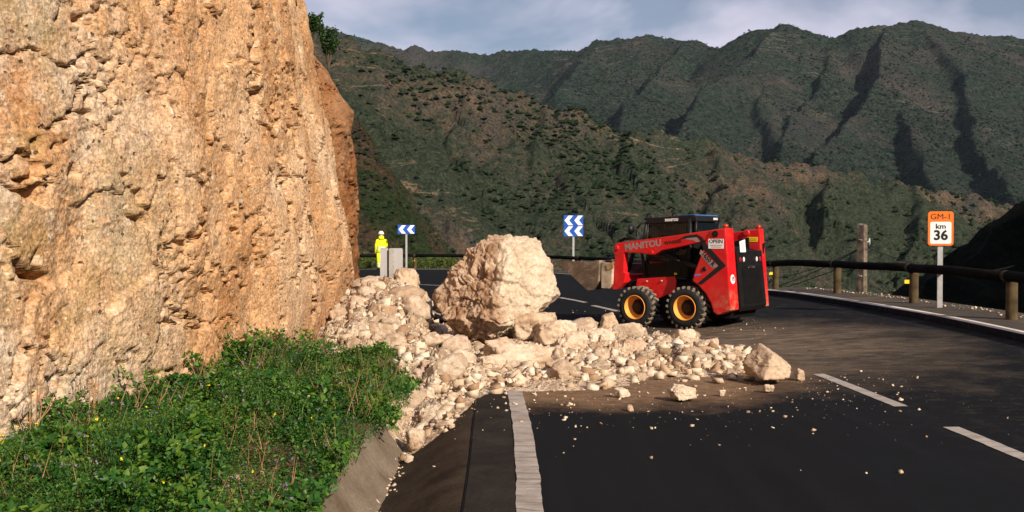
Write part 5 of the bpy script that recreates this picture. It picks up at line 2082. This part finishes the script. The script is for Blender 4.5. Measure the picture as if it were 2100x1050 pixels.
# small flowers
def flowers(name, n, mat, seed, cond, label):
    g2 = np.random.default_rng(seed)
    y = 4.4 + 7.5 * g2.uniform(0, 1, n)
    x = jointx(y) - .8 - g2.uniform(0, 1, n) * (jointx(y) - .8 - cliff_x(y))
    k = cond(x, y)
    x, y = x[k], y[k]
    h = veg_h(x, y)
    c = np.stack([x, y, zverge(x, y) + h * 1.05 + .02], 1)
    P_, N_, S_ = [], [], []
    for q_ in range(6):
        P_.append(c)
        N_.append(unit(g2.normal(size=c.shape) * .6 + np.array([0, -.4, .7])))
        S_.append(g2.uniform(.008, .015, len(c)))
    me = leaves_mesh(name, np.vstack(P_), np.vstack(N_), np.concatenate(S_), .7, .2, g2)
    link(name, me, mat, kind='stuff', label=label, category='flowers')


flowers('purple_flowers', 450, MAT['petal'], 5, lambda x, y: (fbm(np.stack([x * .8, y * .8, x * 0 + 2], -1), 2) > -.02) & (x > -2.8), 'small purple flowers dotted through the verge plants')
flowers('yellow_flowers', 110, MAT['petaly'], 6, lambda x, y: (y < 6.6) & (x < -1.3), 'small yellow flowers in the nearest verge plants')


def leafy_plant(loc, hgt, spread, nl, ls, mat, label, name='weed_plant', stems=5, seed=0, cat='plant', group=None, stemmat=None, tmin=.25):
    g2 = np.random.default_rng(seed)
    o = empty(name, loc, 0, label=label, category=cat)
    if group:
        o['group'] = group
    bm = bmesh.new()
    P_, N_ = [], []
    for s in range(stems):
        a = g2.uniform(0, 6.28)
        out = spread * g2.uniform(.2, 1)
        tip = np.array([math.cos(a) * out, math.sin(a) * out, hgt * g2.uniform(.65, 1)])
        mid = tip * np.array([.35, .35, .55]) + g2.normal(0, .02, 3)
        pts = [np.zeros(3), mid * .5, mid, (mid + tip) / 2 + g2.normal(0, .01, 3), tip]
        add_tube(bm, pts, [.007 * hgt * 2, .006 * hgt * 2, .005 * hgt * 2, .004 * hgt * 2, .002], 5)
        m = nl // stems
        t = g2.uniform(tmin, 1, m)
        pp = np.stack([np.interp(t, [0, .25, .5, .75, 1], [p[c] for p in pts]) for c in range(3)], 1)
        P_.append(pp + g2.normal(0, spread * .10, (m, 3)))
        N_.append(unit(g2.normal(size=(m, 3)) * .8 + np.array([math.cos(a) * .3, math.sin(a) * .3, .7])))
    link('stem', bm_mesh('stem', bm), stemmat or MAT['bark'], o)
    P_, N_ = np.vstack(P_), np.vstack(N_)
    me = leaves_mesh('foliage', P_, N_, g2.uniform(.6, 1.2, len(P_)) * ls, .6, .22, g2)
    link('foliage', me, mat, o, kind='stuff')
    return o


def vz(x, y):
    return float(zverge(np.array([x]), np.array([y]))[0])


def vpix(px_, D_):
    xx = float(pix(px_, 600, D_)[0])
    return (xx, D_, vz(xx, D_))


leafy_plant(vpix(95, 6.0), .34, .34, 420, .045, MAT['weed'], 'bushy dark weed at the left edge below the cliff', seed=1, stems=9)
leafy_plant(vpix(160, 6.2), .32, .28, 300, .04, MAT['weed'], 'leafy weed just right of the bushy weed at the left edge', seed=2, stems=8)
leafy_plant(vpix(300, 7.0), .42, .2, 160, .05, MAT['weed'], 'tall leafy weed standing against the pale foot of the cliff', seed=3, stems=5)
leafy_plant(vpix(430, 8.2), .42, .28, 240, .05, MAT['weed'], 'broad-leaved weed against the cliff left of the tallest bush', seed=4, stems=7)
leafy_plant(vpix(510, 8.9), .62, .26, 330, .05, MAT['weed'], 'leafy bush reaching up the cliff left of the rubble', seed=5, stems=8)
leafy_plant(vpix(590, 9.9), .52, .36, 420, .05, MAT['weed'], 'wide leafy bush against the cliff next to the rubble', seed=6, stems=10)
leafy_plant(vpix(630, 10.6), .42, .30, 320, .045, MAT['weed'], 'leafy bush touching the left end of the rubble', seed=7, stems=8)
leafy_plant(vpix(455, 6.9), .34, .24, 240, .05, MAT['weed'], 'yellowish broad-leaved plant in the middle of the verge', seed=8, stems=7)
leafy_plant(vpix(770, 11.5), .42, .05, 26, .06, MAT['weed'], 'thin sprig with green leaves in front of the stones', seed=9, stems=2)
leafy_plant(vpix(690, 5.7), .26, .22, 220, .04, MAT['weed'], 'low leafy plant hanging over the near end of the kerb', seed=10, stems=7)


def dry_stalk(px_, D_, hgt, lean_x, seed, label, forks=3):
    g2 = random.Random(seed)
    loc = vpix(px_, D_)
    bm = bmesh.new()
    for f in range(forks):
        lx = lean_x + g2.uniform(-.07, .07) * (f > 0)
        ht = hgt * g2.uniform(.75, 1.0) if f else hgt
        pts = []
        for k in range(7):
            t = k / 6
            pts.append((lx * t + g2.uniform(-.008, .008) + .01 * f, .05 * (f - 1) * t + g2.uniform(-.008, .008), .05 + ht * t))
        add_tube(bm, pts, [.0052 * (1 - .8 * k / 6) for k in range(7)], 5)
        for q_ in range(g2.randint(0, 3)):
            t = g2.uniform(.4, .9)
            b0 = Vector(pts[int(t * 6)])
            tip = b0 + Vector((g2.uniform(-.12, .14), g2.uniform(-.05, .05), g2.uniform(.08, .2)))
            add_tube(bm, [b0, b0.lerp(tip, .5) + Vector((.01, 0, 0)), tip], [.0035, .0028, .0012], 4)
    o = link('dry_stalk', bm_mesh('dry_stalk', bm), MAT['dry'], None, label=label, category='stalk')
    o.location = loc
    return o


dry_stalk(182, 6.1, .68, .02, 1, 'tallest clump of dry brown stalks before the pale cliff foot', 4)
dry_stalk(55, 5.5, .50, .05, 2, 'dry forked stalk in the bottom left corner', 3)
dry_stalk(235, 6.3, .66, .18, 3, 'dry stalk leaning right beside the tallest dry clump', 1)
dry_stalk(258, 6.5, .36, .16, 4, 'short forked dry stalk right of the leaning one', 2)
dry_stalk(385, 7.4, .62, .22, 5, 'thin pale stalk leaning right against the cliff', 2)
dry_stalk(660, 6.7, .34, .0, 6, 'upright dry stalk above the near kerb', 1)
dry_stalk(700, 7.0, .48, .17, 7, 'dry stalk leaning right over the kerb', 1)
dry_stalk(310, 6.2, .40, .10, 8, 'faint dry stalk among the grass in the middle of the verge', 2)
dry_stalk(500, 8.3, .55, .12, 9, 'pair of thin dry stalks left of the wide leafy bush', 2)


# dead twigs and stones on the bare patch
def twig(a, b, label):
    a, b = Vector(a), Vector(b)
    bm = bmesh.new()
    add_tube(bm, [a, a.lerp(b, .4) + Vector((0, 0, .012)), a.lerp(b, .7), b], [.007, .006, .005, .002], 5)
    link('twig', bm_mesh('twig', bm), MAT['dry'], None, label=label, category='twig')


def vp(px_, D_, dz=.05):
    xx, yy, zz = vpix(px_, D_)
    return (xx, yy, zz + dz)


twig(vp(425, 5.95, .16), vp(480, 6.05, .19), 'short pale twig lying on the near verge')
twig(vp(520, 5.9, .1), vp(560, 6.2, .14), 'pale twig lying right of the short one')
twig(vp(350, 5.4, .04), vp(500, 5.55, .05), 'long twig along the bare patch at the bottom edge')
for k in range(14):
    xx, yy, zz = vpix(gr.uniform(470, 640), gr.uniform(5.35, 5.9))
    o = link('verge_stone', VAR[8 + k % 6], None, label='small stone on the bare patch at the bottom of the verge', category='rock', group='stones on the bare verge patch')
    r = gr.uniform(.018, .042)
    o.location = (xx, yy, zz + r * .4)
    o.scale = (r, r, r)
    o.rotation_euler = (gr.uniform(-.4, .4), gr.uniform(-.4, .4), gr.uniform(0, 6))

# two shrubs on top of the outcrop
def top_shrub(px_, ybase, hpx, wpx, D_, seed, label):
    p = pix(px_, ybase, D_)
    hh = hpx * D_ / F_PX
    leafy_plant(tuple(p), hh, wpx / 2 * D_ / F_PX, 3400, .06, MAT['shrub'], label, 'shrub', 22, seed, 'shrub', tmin=.5)


top_shrub(645, 82, 52, 36, 19.6, 31, 'smaller shrub on the cliff edge against the sky')
top_shrub(674, 142, 86, 48, 22.0, 32, 'larger shrub on the cliff edge in front of the hill')

# roadside bushes on the far verge behind the rail
for k, (px_, D_, hh, ww, lab) in enumerate([
        (757, 49.2, .75, .6, 'yellow-green bush behind the rail left of the worker'), (745, 50.2, .9, .6, 'bush behind the rail next to the outcrop'), (872, 49.4, .65, .7, 'low yellow-green bush behind the rail right of the grey sign'),
        (902, 49.6, .7, .6, 'yellow-green bush behind the rail left of the huge boulder'), (850, 50, .5, .6, 'small bush behind the rail by the small chevron sign'), (925, 49.8, .6, .6, 'bush behind the rail beside the huge boulder')]):
    p = pix(px_, 545, D_)
    leafy_plant((p[0], p[1], -.25), hh + .25, ww, 700, .09, MAT['roadbush'], lab, 'roadside_bush', 9, 60 + k, 'bush')
for k, (x_, y_, hh, lab) in enumerate([(-3.75, 21.6, .62, 'green bush in the notch between cliff and outcrop'), (-3.45, 20.9, .42, 'low green bush at the foot of the cliff behind the heap'), (-3.9, 25.6, .4, 'low bush at the foot of the outcrop')]):
    leafy_plant((x_, y_, -.15), hh + .15, .4, 600, .055, MAT['roadbush'], lab, 'roadside_bush', 9, 80 + k, 'bush')

# ------------------------------------------------------------------ thin valley haze
bm = bmesh.new()
add_box(bm, (0, 0, 150), (8200, 8200, 502))
hz = bpy.data.materials.new('valley_haze')
hz.use_nodes = True
hz.node_tree.nodes.clear()
ho = hz.node_tree.nodes.new('ShaderNodeOutputMaterial')
hv = hz.node_tree.nodes.new('ShaderNodeVolumePrincipled')
hv.inputs['Color'].default_value = (0.62, 0.78, 1.0, 1)
hv.inputs['Density'].default_value = 0.00002
hz.node_tree.links.new(hv.outputs['Volume'], ho.inputs['Volume'])
link('haze', bm_mesh('haze', bm), hz, None, kind='stuff', label='thin bluish haze hanging over the whole valley', category='haze')
